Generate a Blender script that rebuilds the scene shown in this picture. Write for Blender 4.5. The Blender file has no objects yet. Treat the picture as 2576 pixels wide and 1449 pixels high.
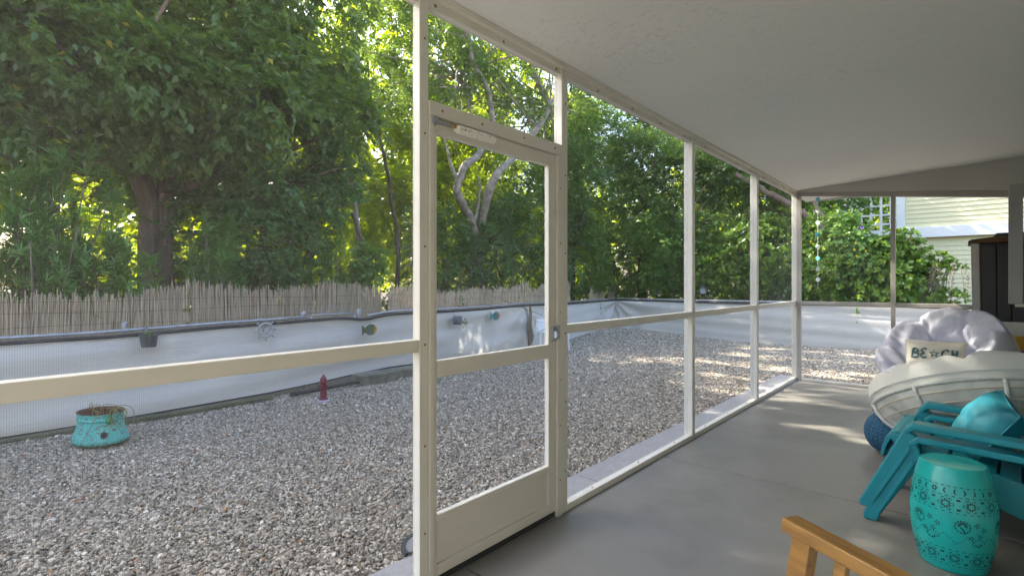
import bpy, bmesh, math, random
import numpy as np
from mathutils import Vector, Matrix
PI = math.pi
R = math.radians
random.seed(7)
rng = np.random.default_rng(11)
sc = bpy.context.scene
COL = sc.collection

# ------------------------------------------------------------------ camera, sky, sun, exposure
cam_d = bpy.data.cameras.new('camera')
cam = bpy.data.objects.new('camera', cam_d)
COL.objects.link(cam)
cam.location = (0, 0, 1.28)
cam.rotation_euler = (PI / 2, 0, R(41.5))
cam_d.sensor_width = 36
cam_d.lens = 36 * 1290 / 2576
cam_d.shift_y = -(724.5 - 713) / 2576
cam_d.clip_start = 0.02
cam_d.clip_end = 600
sc.camera = cam

SUN = Vector((-0.76, -0.11, 0.64)).normalized()      # towards the sun
world = bpy.data.worlds.new('World')
sc.world = world
world.use_nodes = True
wn = world.node_tree
wn.nodes.clear()
sky = wn.nodes.new('ShaderNodeTexSky')
sky.sky_type = 'NISHITA'
sky.sun_disc = False
sky.sun_elevation = math.asin(SUN.z)
sky.sun_rotation = math.atan2(SUN.x, SUN.y)
sky.air_density = 1.0
sky.dust_density = 4.0
sky.ozone_density = 1.0
bg = wn.nodes.new('ShaderNodeBackground')
bg.inputs['Strength'].default_value = 0.15
wo = wn.nodes.new('ShaderNodeOutputWorld')
wn.links.new(sky.outputs[0], bg.inputs[0])
wn.links.new(bg.outputs[0], wo.inputs[0])
sd = bpy.data.lights.new('sun', 'SUN')
sd.energy = 4.6
sd.angle = R(0.6)
sd.color = (1.0, 0.91, 0.76)
so = bpy.data.objects.new('sun', sd)
COL.objects.link(so)
so.rotation_euler = SUN.to_track_quat('Z', 'Y').to_euler()
so.location = SUN * 40
vs = sc.view_settings
vs.view_transform = 'Standard'
vs.look = 'None'
vs.gamma = 1
vs.use_curve_mapping = False
vs.exposure = 2.6
cy = sc.cycles
cy.use_denoising = True
cy.denoising_input_passes = 'RGB_ALBEDO_NORMAL'
cy.denoising_prefilter = 'ACCURATE'
cy.max_bounces = 10
cy.diffuse_bounces = 6
cy.transparent_max_bounces = 24
cy.transmission_bounces = 6
cy.sample_clamp_indirect = 3
cy.use_adaptive_sampling = False
cy.caustics_reflective = False
cy.caustics_refractive = False

# ------------------------------------------------------------------ materials
def new_mat(name):
    m = bpy.data.materials.new(name)
    m.use_nodes = True
    return m, m.node_tree, m.node_tree.nodes['Principled BSDF']

def N(nt, typ, **kw):
    n = nt.nodes.new(typ)
    for k, v in kw.items():
        if k in n.inputs: n.inputs[k].default_value = v
        else: setattr(n, k, v)
    return n

def mat(name, col, rough=0.6, col2=None, scale=8, lo=.35, hi=.65, detail=6, stretch=None,
        bump=0, bscale=60, bdetail=4, bdist=.01, metallic=0, coat=0, spec=.5, obj_random=0, bstretch=None):
    m, nt, b = new_mat(name)
    L = nt.links.new
    b.inputs['Roughness'].default_value = rough
    b.inputs['Metallic'].default_value = metallic
    b.inputs['Coat Weight'].default_value = coat
    b.inputs['Specular IOR Level'].default_value = spec
    tc = N(nt, 'ShaderNodeTexCoord')
    c4 = (*col, 1)
    out = None
    if col2:
        mp = N(nt, 'ShaderNodeMapping')
        if stretch: mp.inputs['Scale'].default_value = stretch
        L(tc.outputs['Object'], mp.inputs[0])
        nz = N(nt, 'ShaderNodeTexNoise', Scale=scale, Detail=detail, Roughness=.6)
        L(mp.outputs[0], nz.inputs['Vector'])
        mr = N(nt, 'ShaderNodeMapRange')
        mr.inputs[1].default_value = lo; mr.inputs[2].default_value = hi
        L(nz.outputs[0], mr.inputs[0])
        mx = N(nt, 'ShaderNodeMix', data_type='RGBA')
        mx.inputs[6].default_value = c4; mx.inputs[7].default_value = (*col2, 1)
        L(mr.outputs[0], mx.inputs[0])
        out = mx.outputs[2]
    if obj_random:
        oi = N(nt, 'ShaderNodeObjectInfo')
        mr2 = N(nt, 'ShaderNodeMapRange')
        mr2.inputs[3].default_value = 1 - obj_random; mr2.inputs[4].default_value = 1 + obj_random
        L(oi.outputs['Random'], mr2.inputs[0])
        hs = N(nt, 'ShaderNodeHueSaturation')
        L(mr2.outputs[0], hs.inputs['Value'])
        if out: L(out, hs.inputs['Color'])
        else: hs.inputs['Color'].default_value = c4
        out = hs.outputs[0]
    if out: L(out, b.inputs['Base Color'])
    else: b.inputs['Base Color'].default_value = c4
    if bump:
        mp = N(nt, 'ShaderNodeMapping')
        if bstretch: mp.inputs['Scale'].default_value = bstretch
        L(tc.outputs['Object'], mp.inputs[0])
        nb = N(nt, 'ShaderNodeTexNoise', Scale=bscale, Detail=bdetail, Roughness=.6)
        L(mp.outputs[0], nb.inputs['Vector'])
        bp = N(nt, 'ShaderNodeBump', Strength=bump, Distance=bdist)
        L(nb.outputs[0], bp.inputs['Height'])
        L(bp.outputs[0], b.inputs['Normal'])
    return m

def leaf_mat(name, dark, light, trans, tw=.4, rough=.45):
    m, nt, b = new_mat(name)
    L = nt.links.new
    at = N(nt, 'ShaderNodeAttribute', attribute_name='v')
    rp = N(nt, 'ShaderNodeValToRGB'); el = rp.color_ramp.elements
    el[0].color = (*dark, 1); el[1].position = 1; el[1].color = (.42, .33, .03, 1)
    q = el.new(.94); q.color = (*light, 1)
    q = el.new(.5); q.color = (*[(a * .6 + c * .4) for a, c in zip(dark, light)], 1)
    L(at.outputs['Fac'], rp.inputs[0])
    L(rp.outputs[0], b.inputs['Base Color'])
    b.inputs['Roughness'].default_value = rough
    tr = N(nt, 'ShaderNodeBsdfTranslucent')
    tr.inputs[0].default_value = (*trans, 1)
    ms = N(nt, 'ShaderNodeMixShader'); ms.inputs[0].default_value = tw
    L(b.outputs[0], ms.inputs[1]); L(tr.outputs[0], ms.inputs[2])
    L(ms.outputs[0], nt.nodes['Material Output'].inputs[0])
    return m

M = {}
M['white_metal'] = mat('white_metal', (.68, .665, .60), .42, (.63, .605, .52), 5, .45, .8, bump=.05, bscale=30)
M['gray_metal'] = mat('gray_metal', (.40, .38, .35), .4, (.34, .32, .30), 3)
M['shutter'] = mat('shutter_grey', (.25, .25, .255), .45, (.20, .20, .205), 3)
M['galv'] = mat('galvanised', (.45, .47, .50), .4, (.33, .35, .38), 20, metallic=.6)
M['rust'] = mat('rusty_screw', (.22, .10, .035), .7, (.40, .24, .10), 300)
M['black_hem'] = mat('black_hem', (.022, .022, .027), .6, (.04, .04, .045), 10)
M['wood'] = mat('oiled_wood', (.27, .145, .024), .42, (.15, .070, .012), 6, .3, .7, stretch=(1, 12, 12), bump=.15, bscale=40, bstretch=(1, 10, 10), coat=.15)
M['teal_plastic'] = mat('turquoise_plastic', (.004, .23, .29), .38, (.006, .20, .255), 4, bump=.04, bscale=300)
M['teal_metal'] = mat('turquoise_enamel', (.003, .36, .345), .3, (.004, .32, .31), 6, coat=.12)
M['hole'] = mat('cutout_shade', (.006, .035, .04), .8)  # dark inlay colour standing for the shade inside the stool's openings
M['blue_knit'] = mat('blue_cotton', (.012, .062, .125), .9, (.02, .09, .165), 60)
M['white_cloth'] = mat('white_cotton', (.58, .59, .68), .9, (.53, .54, .63), 3, bump=.35, bscale=14, bdetail=7, bdist=.02)
M['cream_cloth'] = mat('cream_cotton', (.66, .65, .60), .9, (.57, .60, .58), 3, bump=.35, bscale=14, bdetail=7, bdist=.02)
M['pillow_cloth'] = mat('natural_cotton', (.60, .58, .50), .9, bump=.2, bscale=200)
M['teal_cloth'] = mat('teal_satin', (.002, .15, .20), .7, (.002, .125, .175), 4, bump=.3, bscale=9, bdist=.02)
M['print'] = mat('grey_green_print', (.075, .15, .16), .85)
M['rattan'] = mat('rattan_wrap', (.60, .62, .58), .5, (.50, .53, .50), 90, bump=.6, bscale=1, bdist=.003)
M['wire'] = mat('cream_wire', (.55, .50, .38), .5)
M['black_resin'] = mat('black_resin', (.014, .015, .018), .45, (.022, .022, .026), 3, bump=.1, bscale=200)
M['brown_lid'] = mat('brown_lid', (.12, .05, .012), .6, (.05, .025, .01), 8)
M['house_paint'] = mat('house_paint', (.52, .52, .49), .7, (.48, .48, .455), 2)
M['siding'] = mat('yellow_siding', (.78, .725, .46), .5, (.74, .685, .43), 1.5, spec=.3)
M['trim'] = mat('white_trim', (.84, .84, .83), .5, (.80, .80, .79), 2)
M['concrete'] = mat('painted_concrete', (.212, .203, .187), .36, (.160, .151, .136), 1.6, .3, .75, 8, bump=.08, bscale=80, spec=.45)
M['ledge'] = mat('bare_concrete', (.34, .34, .345), .8, (.27, .27, .275), 30, bump=.2, bscale=120)
M['block'] = mat('weathered_block', (.25, .23, .19), .9, (.12, .12, .085), 8, bump=.5, bscale=40)
M['mossy'] = mat('mossy_timber', (.15, .14, .10), .95, (.07, .085, .04), 7, bump=.5, bscale=30)
M['reed'] = mat('dry_reed', (.84, .66, .46), .8, (.31, .24, .165), 40, .36, .64, stretch=(3, 3, .04), obj_random=.2)
M['fig_bark'] = mat('fig_bark', (.27, .19, .145), .9, (.12, .085, .06), 5, .3, .7, stretch=(1, 1, .25), bump=.6, bscale=12, bstretch=(1, 1, .25), bdist=.03)
M['pale_bark'] = mat('pale_bark', (.42, .36, .30), .9, (.17, .14, .11), 7, .35, .65, bump=.6, bscale=20, bdist=.02)
M['dark_bark'] = mat('dark_bark', (.12, .09, .065), .95, (.06, .045, .035), 6, bump=.6, bscale=14, bdist=.02)
M['twig'] = mat('dry_twig', (.26, .20, .15), .9, (.16, .12, .09), 5)
M['soil'] = mat('leaf_litter', (.075, .052, .032), 1, (.035, .04, .018), 3, bump=.8, bscale=25, bdist=.03)
M['gravel_base'] = mat('gravel_bed', (.26, .24, .205), 1, (.16, .147, .125), 40, bump=.8, bscale=60, bdist=.01)
M['pot_grey'] = mat('dark_grey_pot', (.055, .065, .07), .6)
M['pot_pale'] = mat('pale_grey_pot', (.20, .20, .21), .7, (.10, .10, .11), 30)
M['wheel'] = mat('whitewashed_wood', (.48, .49, .48), .7, (.26, .27, .26), 40)
M['hydrant_red'] = mat('faded_red_paint', (.19, .022, .045), .5, (.15, .02, .035), 12)
M['hydrant_base'] = mat('chalky_base', (.50, .46, .55), .8)
M['patina'] = mat('patina', (.09, .47, .43), .6, (.14, .10, .07), 26, .52, .62, 5, stretch=(1, 1, 2.2), bump=.3, bscale=50)
M['rust_in'] = mat('rusty_inside', (.15, .065, .04), .9, (.09, .045, .03), 10)
M['fish_dark'] = mat('dark_fish_paint', (.045, .055, .035), .6, (.10, .12, .04), 40)
M['fish_yellow'] = mat('yellow_fish_paint', (.62, .36, .02), .6, (.25, .14, .02), 40)
M['fish_green'] = mat('green_fish_paint', (.08, .30, .20), .6, (.05, .20, .28), 25)
M['fish_red'] = mat('red_fish_paint', (.42, .14, .08), .6)
M['green_glass'] = mat('green_bird', (.01, .16, .03), .2, coat=.5)
M['mat_grey'] = mat('grey_carpet', (.19, .195, .21), .9)
M['black'] = mat('black_rubber', (.025, .027, .032), .7)
M['blue_paint'] = mat('blue_paint', (.03, .16, .35), .5)
M['white_plastic'] = mat('white_plastic', (.82, .83, .86), .4)
M['shell'] = mat('shell_disc', (.75, .88, .90), .3, coat=.3)
M['shell_blue'] = mat('blue_disc', (.10, .58, .72), .3, coat=.3)
M['yellow'] = mat('yellow_basket', (.65, .38, .05), .5)
M['closer'] = mat('peeling_white_paint', (.86, .84, .76), .5, (.30, .28, .25), 70, .58, .62, stretch=(.4, 1, 1))
M['lantern'] = mat('dusty_lantern', (.10, .12, .13), .5)
M['lantern_glass'] = mat('frosted_pane', (.40, .42, .42), .4)
M['brown_leaf'] = mat('brown_leaf', (.25, .09, .035), .8)
M['glass'] = None
m, nt, b = new_mat('clear_glass'); b.inputs['Transmission Weight'].default_value = 1; b.inputs['Roughness'].default_value = .02; b.inputs['Base Color'].default_value = (.85, .93, .93, 1); M['glass'] = m

# rattan wrapped look: bands by wave texture
def wrap(m, sc_, dist=.003):
    nt = m.node_tree
    for n in nt.nodes:
        if n.type == 'BUMP':
            tc = N(nt, 'ShaderNodeTexCoord')
            w = N(nt, 'ShaderNodeTexWave', Scale=sc_)
            w.bands_direction = 'DIAGONAL'
            nt.links.new(tc.outputs['Object'], w.inputs['Vector'])
            nt.links.new(w.outputs['Fac'], n.inputs['Height'])
wrap(M['rattan'], 28)

# ceiling: rolled stucco
m, nt, b = new_mat('stucco_ceiling')
L = nt.links.new
tc = N(nt, 'ShaderNodeTexCoord')
b.inputs['Base Color'].default_value = (.755, .77, .745, 1); b.inputs['Roughness'].default_value = .75
n0 = N(nt, 'ShaderNodeTexNoise', Scale=.9, Detail=3)
mp = N(nt, 'ShaderNodeMapping'); mp.inputs['Scale'].default_value = (1, 1.6, 1)
n1 = N(nt, 'ShaderNodeTexNoise', Scale=26, Detail=6, Roughness=.55, Distortion=1.2)
L(tc.outputs['Object'], n0.inputs['Vector']); L(tc.outputs['Object'], mp.inputs[0]); L(mp.outputs[0], n1.inputs['Vector'])
r1 = N(nt, 'ShaderNodeMapRange'); r1.inputs[1].default_value = .56; r1.inputs[2].default_value = .66
L(n1.outputs[0], r1.inputs[0])
r0 = N(nt, 'ShaderNodeMapRange'); r0.inputs[1].default_value = .40; r0.inputs[2].default_value = .66
L(n0.outputs[0], r0.inputs[0])
mu = N(nt, 'ShaderNodeMath', operation='MULTIPLY'); L(r1.outputs[0], mu.inputs[0]); L(r0.outputs[0], mu.inputs[1])
bp = N(nt, 'ShaderNodeBump', Strength=.5, Distance=.008); L(mu.outputs[0], bp.inputs['Height']); L(bp.outputs[0], b.inputs['Normal'])
cr = N(nt, 'ShaderNodeMix', data_type='RGBA'); cr.inputs[6].default_value = (.755, .77, .745, 1); cr.inputs[7].default_value = (.58, .58, .55, 1)
m3 = N(nt, 'ShaderNodeMath', operation='MULTIPLY'); m3.inputs[1].default_value = .4; L(mu.outputs[0], m3.inputs[0]); L(m3.outputs[0], cr.inputs[0]); L(cr.outputs[2], b.inputs['Base Color'])
M['ceiling'] = m

# floor: faint stains
def add_stain(m, scale, lo, hi, col, amt):
    nt = m.node_tree; b = nt.nodes['Principled BSDF']; L = nt.links.new
    src = b.inputs['Base Color'].links[0].from_socket
    tc = N(nt, 'ShaderNodeTexCoord'); nz = N(nt, 'ShaderNodeTexNoise', Scale=scale, Detail=8, Roughness=.7)
    L(tc.outputs['Object'], nz.inputs['Vector'])
    mr = N(nt, 'ShaderNodeMapRange'); mr.inputs[1].default_value = lo; mr.inputs[2].default_value = hi; mr.inputs[4].default_value = amt
    L(nz.outputs[0], mr.inputs[0])
    mx = N(nt, 'ShaderNodeMix', data_type='RGBA'); mx.inputs[7].default_value = (*col, 1)
    L(mr.outputs[0], mx.inputs[0]); L(src, mx.inputs[6]); L(mx.outputs[2], b.inputs['Base Color'])
add_stain(M['concrete'], 55, .70, .74, (.30, .285, .255), .5)
add_stain(M['concrete'], 9, .58, .8, (.13, .122, .11), .35)
add_stain(M['concrete'], .8, .5, .7, (.11, .107, .10), .6)
add_stain(M['white_metal'], 25, .62, .75, (.55, .44, .22), .5)

# insect screen: fine woven threads, mostly open
def screen_mat(name, base):
    m, nt, b = new_mat(name); L = nt.links.new
    tc = N(nt, 'ShaderNodeTexCoord')
    sp = N(nt, 'ShaderNodeSeparateXYZ'); L(tc.outputs['Object'], sp.inputs[0])
    prev = None
    for ax in (1 if True else 0, 2):
        mul = N(nt, 'ShaderNodeMath', operation='MULTIPLY'); mul.inputs[1].default_value = 2 * PI / .0047
        src = sp.outputs[ax]
        if ax == 1:
            ad = N(nt, 'ShaderNodeMath', operation='ADD'); L(sp.outputs[0], ad.inputs[0]); L(sp.outputs[1], ad.inputs[1]); src = ad.outputs[0]
        L(src, mul.inputs[0])
        sn = N(nt, 'ShaderNodeMath', operation='SINE'); L(mul.outputs[0], sn.inputs[0])
        gt = N(nt, 'ShaderNodeMath', operation='GREATER_THAN'); gt.inputs[1].default_value = .62; L(sn.outputs[0], gt.inputs[0])
        if prev is None: prev = gt
        else:
            mxm = N(nt, 'ShaderNodeMath', operation='MAXIMUM'); L(prev.outputs[0], mxm.inputs[0]); L(gt.outputs[0], mxm.inputs[1]); prev = mxm
    nz = N(nt, 'ShaderNodeTexNoise', Scale=1.1, Detail=3); L(tc.outputs['Object'], nz.inputs['Vector'])
    mr = N(nt, 'ShaderNodeMapRange'); mr.inputs[1].default_value = .3; mr.inputs[2].default_value = .75
    mr.inputs[3].default_value = base * .7; mr.inputs[4].default_value = base * 1.3
    L(nz.outputs[0], mr.inputs[0])
    fm = N(nt, 'ShaderNodeMath', operation='MULTIPLY_ADD'); fm.inputs[1].default_value = base * .9
    L(prev.outputs[0], fm.inputs[0]); L(mr.outputs[0], fm.inputs[2])
    t = N(nt, 'ShaderNodeBsdfTransparent'); d = N(nt, 'ShaderNodeBsdfDiffuse'); d.inputs[0].default_value = (.30, .30, .32, 1)
    ms = N(nt, 'ShaderNodeMixShader'); L(fm.outputs[0], ms.inputs[0]); L(t.outputs[0], ms.inputs[1]); L(d.outputs[0], ms.inputs[2])
    L(ms.outputs[0], nt.nodes['Material Output'].inputs[0])
    return m
M['screen'] = screen_mat('insect_screen', .095)
M['screen_end'] = screen_mat('insect_screen_end', .05)

# white woven privacy fabric, lets some light through
m, nt, b = new_mat('privacy_fabric'); L = nt.links.new
tc = N(nt, 'ShaderNodeTexCoord'); mp = N(nt, 'ShaderNodeMapping'); mp.inputs['Scale'].default_value = (1, 1, 14)
nz = N(nt, 'ShaderNodeTexNoise', Scale=3, Detail=6); L(tc.outputs['Object'], mp.inputs[0]); L(mp.outputs[0], nz.inputs['Vector'])
mx = N(nt, 'ShaderNodeMix', data_type='RGBA'); mx.inputs[6].default_value = (.72, .695, .65, 1); mx.inputs[7].default_value = (.56, .54, .505, 1)
L(nz.outputs[0], mx.inputs[0]); L(mx.outputs[2], b.inputs['Base Color']); b.inputs['Roughness'].default_value = .9
bp = N(nt, 'ShaderNodeBump', Strength=.3, Distance=.01); L(nz.outputs[0], bp.inputs['Height']); L(bp.outputs[0], b.inputs['Normal'])
tr = N(nt, 'ShaderNodeBsdfTranslucent'); tr.inputs[0].default_value = (.8, .8, .8, 1)
ms = N(nt, 'ShaderNodeMixShader'); ms.inputs[0].default_value = .2; L(b.outputs[0], ms.inputs[1]); L(tr.outputs[0], ms.inputs[2]); L(ms.outputs[0], nt.nodes['Material Output'].inputs[0])
M['fabric'] = m

# pebbles: colour per stone from an attribute
m, nt, b = new_mat('pebbles'); L = nt.links.new
at = N(nt, 'ShaderNodeAttribute', attribute_name='pv'); at.attribute_type = 'INSTANCER'
cr = N(nt, 'ShaderNodeValToRGB'); L(at.outputs['Fac'], cr.inputs[0])
e = cr.color_ramp.elements
stops = [(0, (.085, .073, .057)), (.25, (.205, .180, .143)), (.55, (.36, .32, .257)), (.8, (.53, .478, .39)), (.93, (.82, .76, .66)), (.97, (.33, .22, .12)), (1, (.38, .20, .09))]
e[0].position, e[0].color = stops[0][0], (*stops[0][1], 1)
e[1].position, e[1].color = stops[-1][0], (*stops[-1][1], 1)
for p_, c_ in stops[1:-1]:
    q = e.new(p_); q.color = (*c_, 1)
tc = N(nt, 'ShaderNodeTexCoord'); nz = N(nt, 'ShaderNodeTexNoise', Scale=2.2, Detail=5); L(tc.outputs['Object'], nz.inputs['Vector'])
hs = N(nt, 'ShaderNodeHueSaturation'); mr = N(nt, 'ShaderNodeMapRange'); mr.inputs[3].default_value = .6; mr.inputs[4].default_value = 1.45
L(nz.outputs[0], mr.inputs[0]); L(mr.outputs[0], hs.inputs['Value']); L(cr.outputs[0], hs.inputs['Color']); L(hs.outputs[0], b.inputs['Base Color'])
b.inputs['Roughness'].default_value = .75
M['pebble'] = m

M['leaf_fig'] = leaf_mat('fig_leaf', (.056, .118, .04), (.17, .255, .085), (.34, .50, .035), .38, .27)
M['leaf_dark'] = leaf_mat('evergreen_leaf', (.05, .13, .042), (.14, .26, .08), (.24, .42, .03), .32, .30)
M['leaf_podo'] = leaf_mat('podocarpus_leaf', (.08, .20, .045), (.20, .38, .08), (.26, .46, .04), .28, .36)
M['leaf_bg'] = leaf_mat('sunny_leaf', (.08, .16, .02), (.16, .26, .03), (.64, .76, .006), .62, .5)
M['leaf_mid'] = leaf_mat('shrub_leaf', (.055, .125, .035), (.13, .23, .055), (.26, .42, .04), .35, .42)
M['leaf_clusia'] = leaf_mat('broad_leaf', (.065, .145, .022), (.17, .28, .035), (.30, .48, .03), .3, .38)
M['leaf_yellow'] = mat('yellow_leaf', (.62, .38, .02), .6)
M['leaf_light'] = leaf_mat('vine_leaf', (.10, .20, .04), (.17, .30, .07), (.35, .55, .06), .4, .45)
M['purple'] = mat('purple_flower', (.45, .28, .65), .6)

# ------------------------------------------------------------------ helpers
class MB:
    def __init__(s): s.v = []; s.f = []
    def add(s, vs_, fs):
        o = len(s.v); s.v += [tuple(p) for p in vs_]; s.f += [tuple(i + o for i in f) for f in fs]; return s
    def box(s, x0, x1, y0, y1, z0, z1):
        return s.add([(x0, y0, z0), (x1, y0, z0), (x1, y1, z0), (x0, y1, z0), (x0, y0, z1), (x1, y0, z1), (x1, y1, z1), (x0, y1, z1)],
                     [(0, 3, 2, 1), (4, 5, 6, 7), (0, 1, 5, 4), (1, 2, 6, 5), (2, 3, 7, 6), (3, 0, 4, 7)])
    def prism(s, pts, a, b, ax='y'):
        """polygon in two axes extruded along the third"""
        n = len(pts); V = []
        for t in (a, b):
            for p in pts:
                V.append({'x': (t, p[0], p[1]), 'y': (p[0], t, p[1]), 'z': (p[0], p[1], t)}[ax])
        F = [tuple(range(n))[::-1], tuple(range(n, 2 * n))]
        for i in range(n):
            j = (i + 1) % n; F.append((i, j, n + j, n + i))
        return s.add(V, F)
    def tube(s, pts, r, n=8, closed=False, cap=True):
        pts = [Vector(p) for p in pts]; m = len(pts)
        rr = r if hasattr(r, '__len__') else [r] * m
        o = len(s.v); up = None; V = []; F = []
        for i, p in enumerate(pts):
            if closed: d = pts[(i + 1) % m] - pts[i - 1]
            else: d = pts[min(i + 1, m - 1)] - pts[max(i - 1, 0)]
            if d.length < 1e-9: d = Vector((0, 0, 1))
            d.normalize()
            if up is None: up = Vector((0, 0, 1)) if abs(d.z) < .9 else Vector((1, 0, 0))
            a = (up - d * up.dot(d)).normalized(); up = a; b_ = d.cross(a)
            for k in range(n):
                t = 2 * PI * k / n
                V.append(p + (a * math.cos(t) + b_ * math.sin(t)) * rr[i])
        for i in range(m if closed else m - 1):
            j = (i + 1) % m
            for k in range(n):
                l = (k + 1) % n
                F.append((i * n + k, i * n + l, j * n + l, j * n + k))
        if cap and not closed:
            F.append(tuple(range(n))[::-1]); F.append(tuple((m - 1) * n + k for k in range(n)))
        return s.add(V, F)
    def lathe(s, prof, n=32, c=(0, 0, 0), cap=True):
        V = []; F = []; m = len(prof)
        for r_, z in prof:
            for k in range(n):
                t = 2 * PI * k / n; V.append((c[0] + r_ * math.cos(t), c[1] + r_ * math.sin(t), c[2] + z))
        for i in range(m - 1):
            for k in range(n):
                l = (k + 1) % n; F.append((i * n + k, i * n + l, (i + 1) * n + l, (i + 1) * n + k))
        if cap: F.append(tuple(range(n))[::-1]); F.append(tuple((m - 1) * n + k for k in range(n)))
        return s.add(V, F)
    def grid(s, fn, nu, nv, cu=False, cv=False):
        V = [fn(i / (nu if cu else nu - 1), j / (nv if cv else nv - 1)) for i in range(nu) for j in range(nv)]
        F = []
        for i in range(nu if cu else nu - 1):
            for j in range(nv if cv else nv - 1):
                a = i * nv + j; b_ = ((i + 1) % nu) * nv + j; c = ((i + 1) % nu) * nv + (j + 1) % nv; d = i * nv + (j + 1) % nv
                F.append((a, b_, c, d))
        return s.add(V, F)
    def build(s, name, m, parent=None, smooth=False, bevel=0, loc=None):
        me = bpy.data.meshes.new(name); me.from_pydata(s.v, [], s.f); me.update()
        if m: me.materials.append(m)
        o = bpy.data.objects.new(name, me); COL.objects.link(o)
        if parent: o.parent = parent
        if loc: o.location = loc
        if smooth: me.polygons.foreach_set('use_smooth', [True] * len(me.polygons))
        if bevel:
            bv = o.modifiers.new('bevel', 'BEVEL'); bv.width = bevel; bv.segments = 2; bv.limit_method = 'ANGLE'; bv.angle_limit = R(40)
            bv.harden_normals = False
        return o
def tag(o, label=None, cat=None, group=None, kind=None):
    if label: o['label'] = label
    if cat: o['category'] = cat
    if group: o['group'] = group
    if kind: o['kind'] = kind
    return o
def thing(name, loc=(0, 0, 0), rz=0, label=None, cat=None, group=None):
    o = bpy.data.objects.new(name, None); COL.objects.link(o); o.location = loc; o.rotation_euler = (0, 0, rz)
    o.empty_display_size = .1
    return tag(o, label, cat, group)
def struct(name, mb, m, **k): return tag(mb.build(name, m, **k), kind='structure')
def smooth_path(pts, n=6):
    pts = [np.array(p, float) for p in pts]; out = []
    P = [2 * pts[0] - pts[1]] + pts + [2 * pts[-1] - pts[-2]]
    for i in range(1, len(P) - 2):
        for k in range(n):
            t = k / n; a, b_, c, d = P[i - 1], P[i], P[i + 1], P[i + 2]
            out.append(.5 * ((2 * b_) + (-a + c) * t + (2 * a - 5 * b_ + 4 * c - d) * t * t + (-a + 3 * b_ - 3 * c + d) * t ** 3))
    out.append(pts[-1]); return out
def lerp(a, b_, t): return a + (b_ - a) * t
def link_copy(o, name=None, parent=None):
    c = o.copy(); COL.objects.link(c)
    if parent: c.parent = parent
    return c
def copy_tree(root):
    r = link_copy(root)
    for ch in root.children:
        c = link_copy(ch, parent=r)
        for g in ch.children: link_copy(g, parent=c)
    return r
# ------------------------------------------------------------------ ground and gravel
def gz(x, y):
    z = -0.055 + .17 * np.exp(-((x + 6.6) ** 2 / 4.0 + (y - 11.6) ** 2 / 3.0))
    z = z + .010 * np.sin(x * 1.7 + y * .9) + .006 * np.sin(x * .8 - y * 2.3)
    return z
g = MB()
def gf(u, v):
    x = -60 + 120 * u; y = -40 + 120 * v
    z = -.12 + .05 * math.sin(x * .7) * math.sin(y * .55)
    return (x, y, z - (.12 if (-7 < x < 4 and -6 < y < 12) else 0))
g.grid(gf, 61, 61)
struct('ground', g, M['soil'])
far = MB(); far.grid(lambda u, v: (-400 + 800 * u, -400 + 800 * v, -.45), 3, 3)
struct('far_ground', far, M['soil'])
g = MB()
g.grid(lambda u, v: (-7.3 + 5.45 * u, -6 + 18.6 * v, float(gz(-7.3 + 5.45 * u, -6 + 18.6 * v)) - .012), 40, 100)
g.grid(lambda u, v: (-1.85 + 4.6 * u, 7.72 + 4.9 * v, float(gz(-1.85 + 4.6 * u, 7.72 + 4.9 * v)) - .012), 30, 30)
struct('gravel_bed', g, M['gravel_base'])

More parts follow.
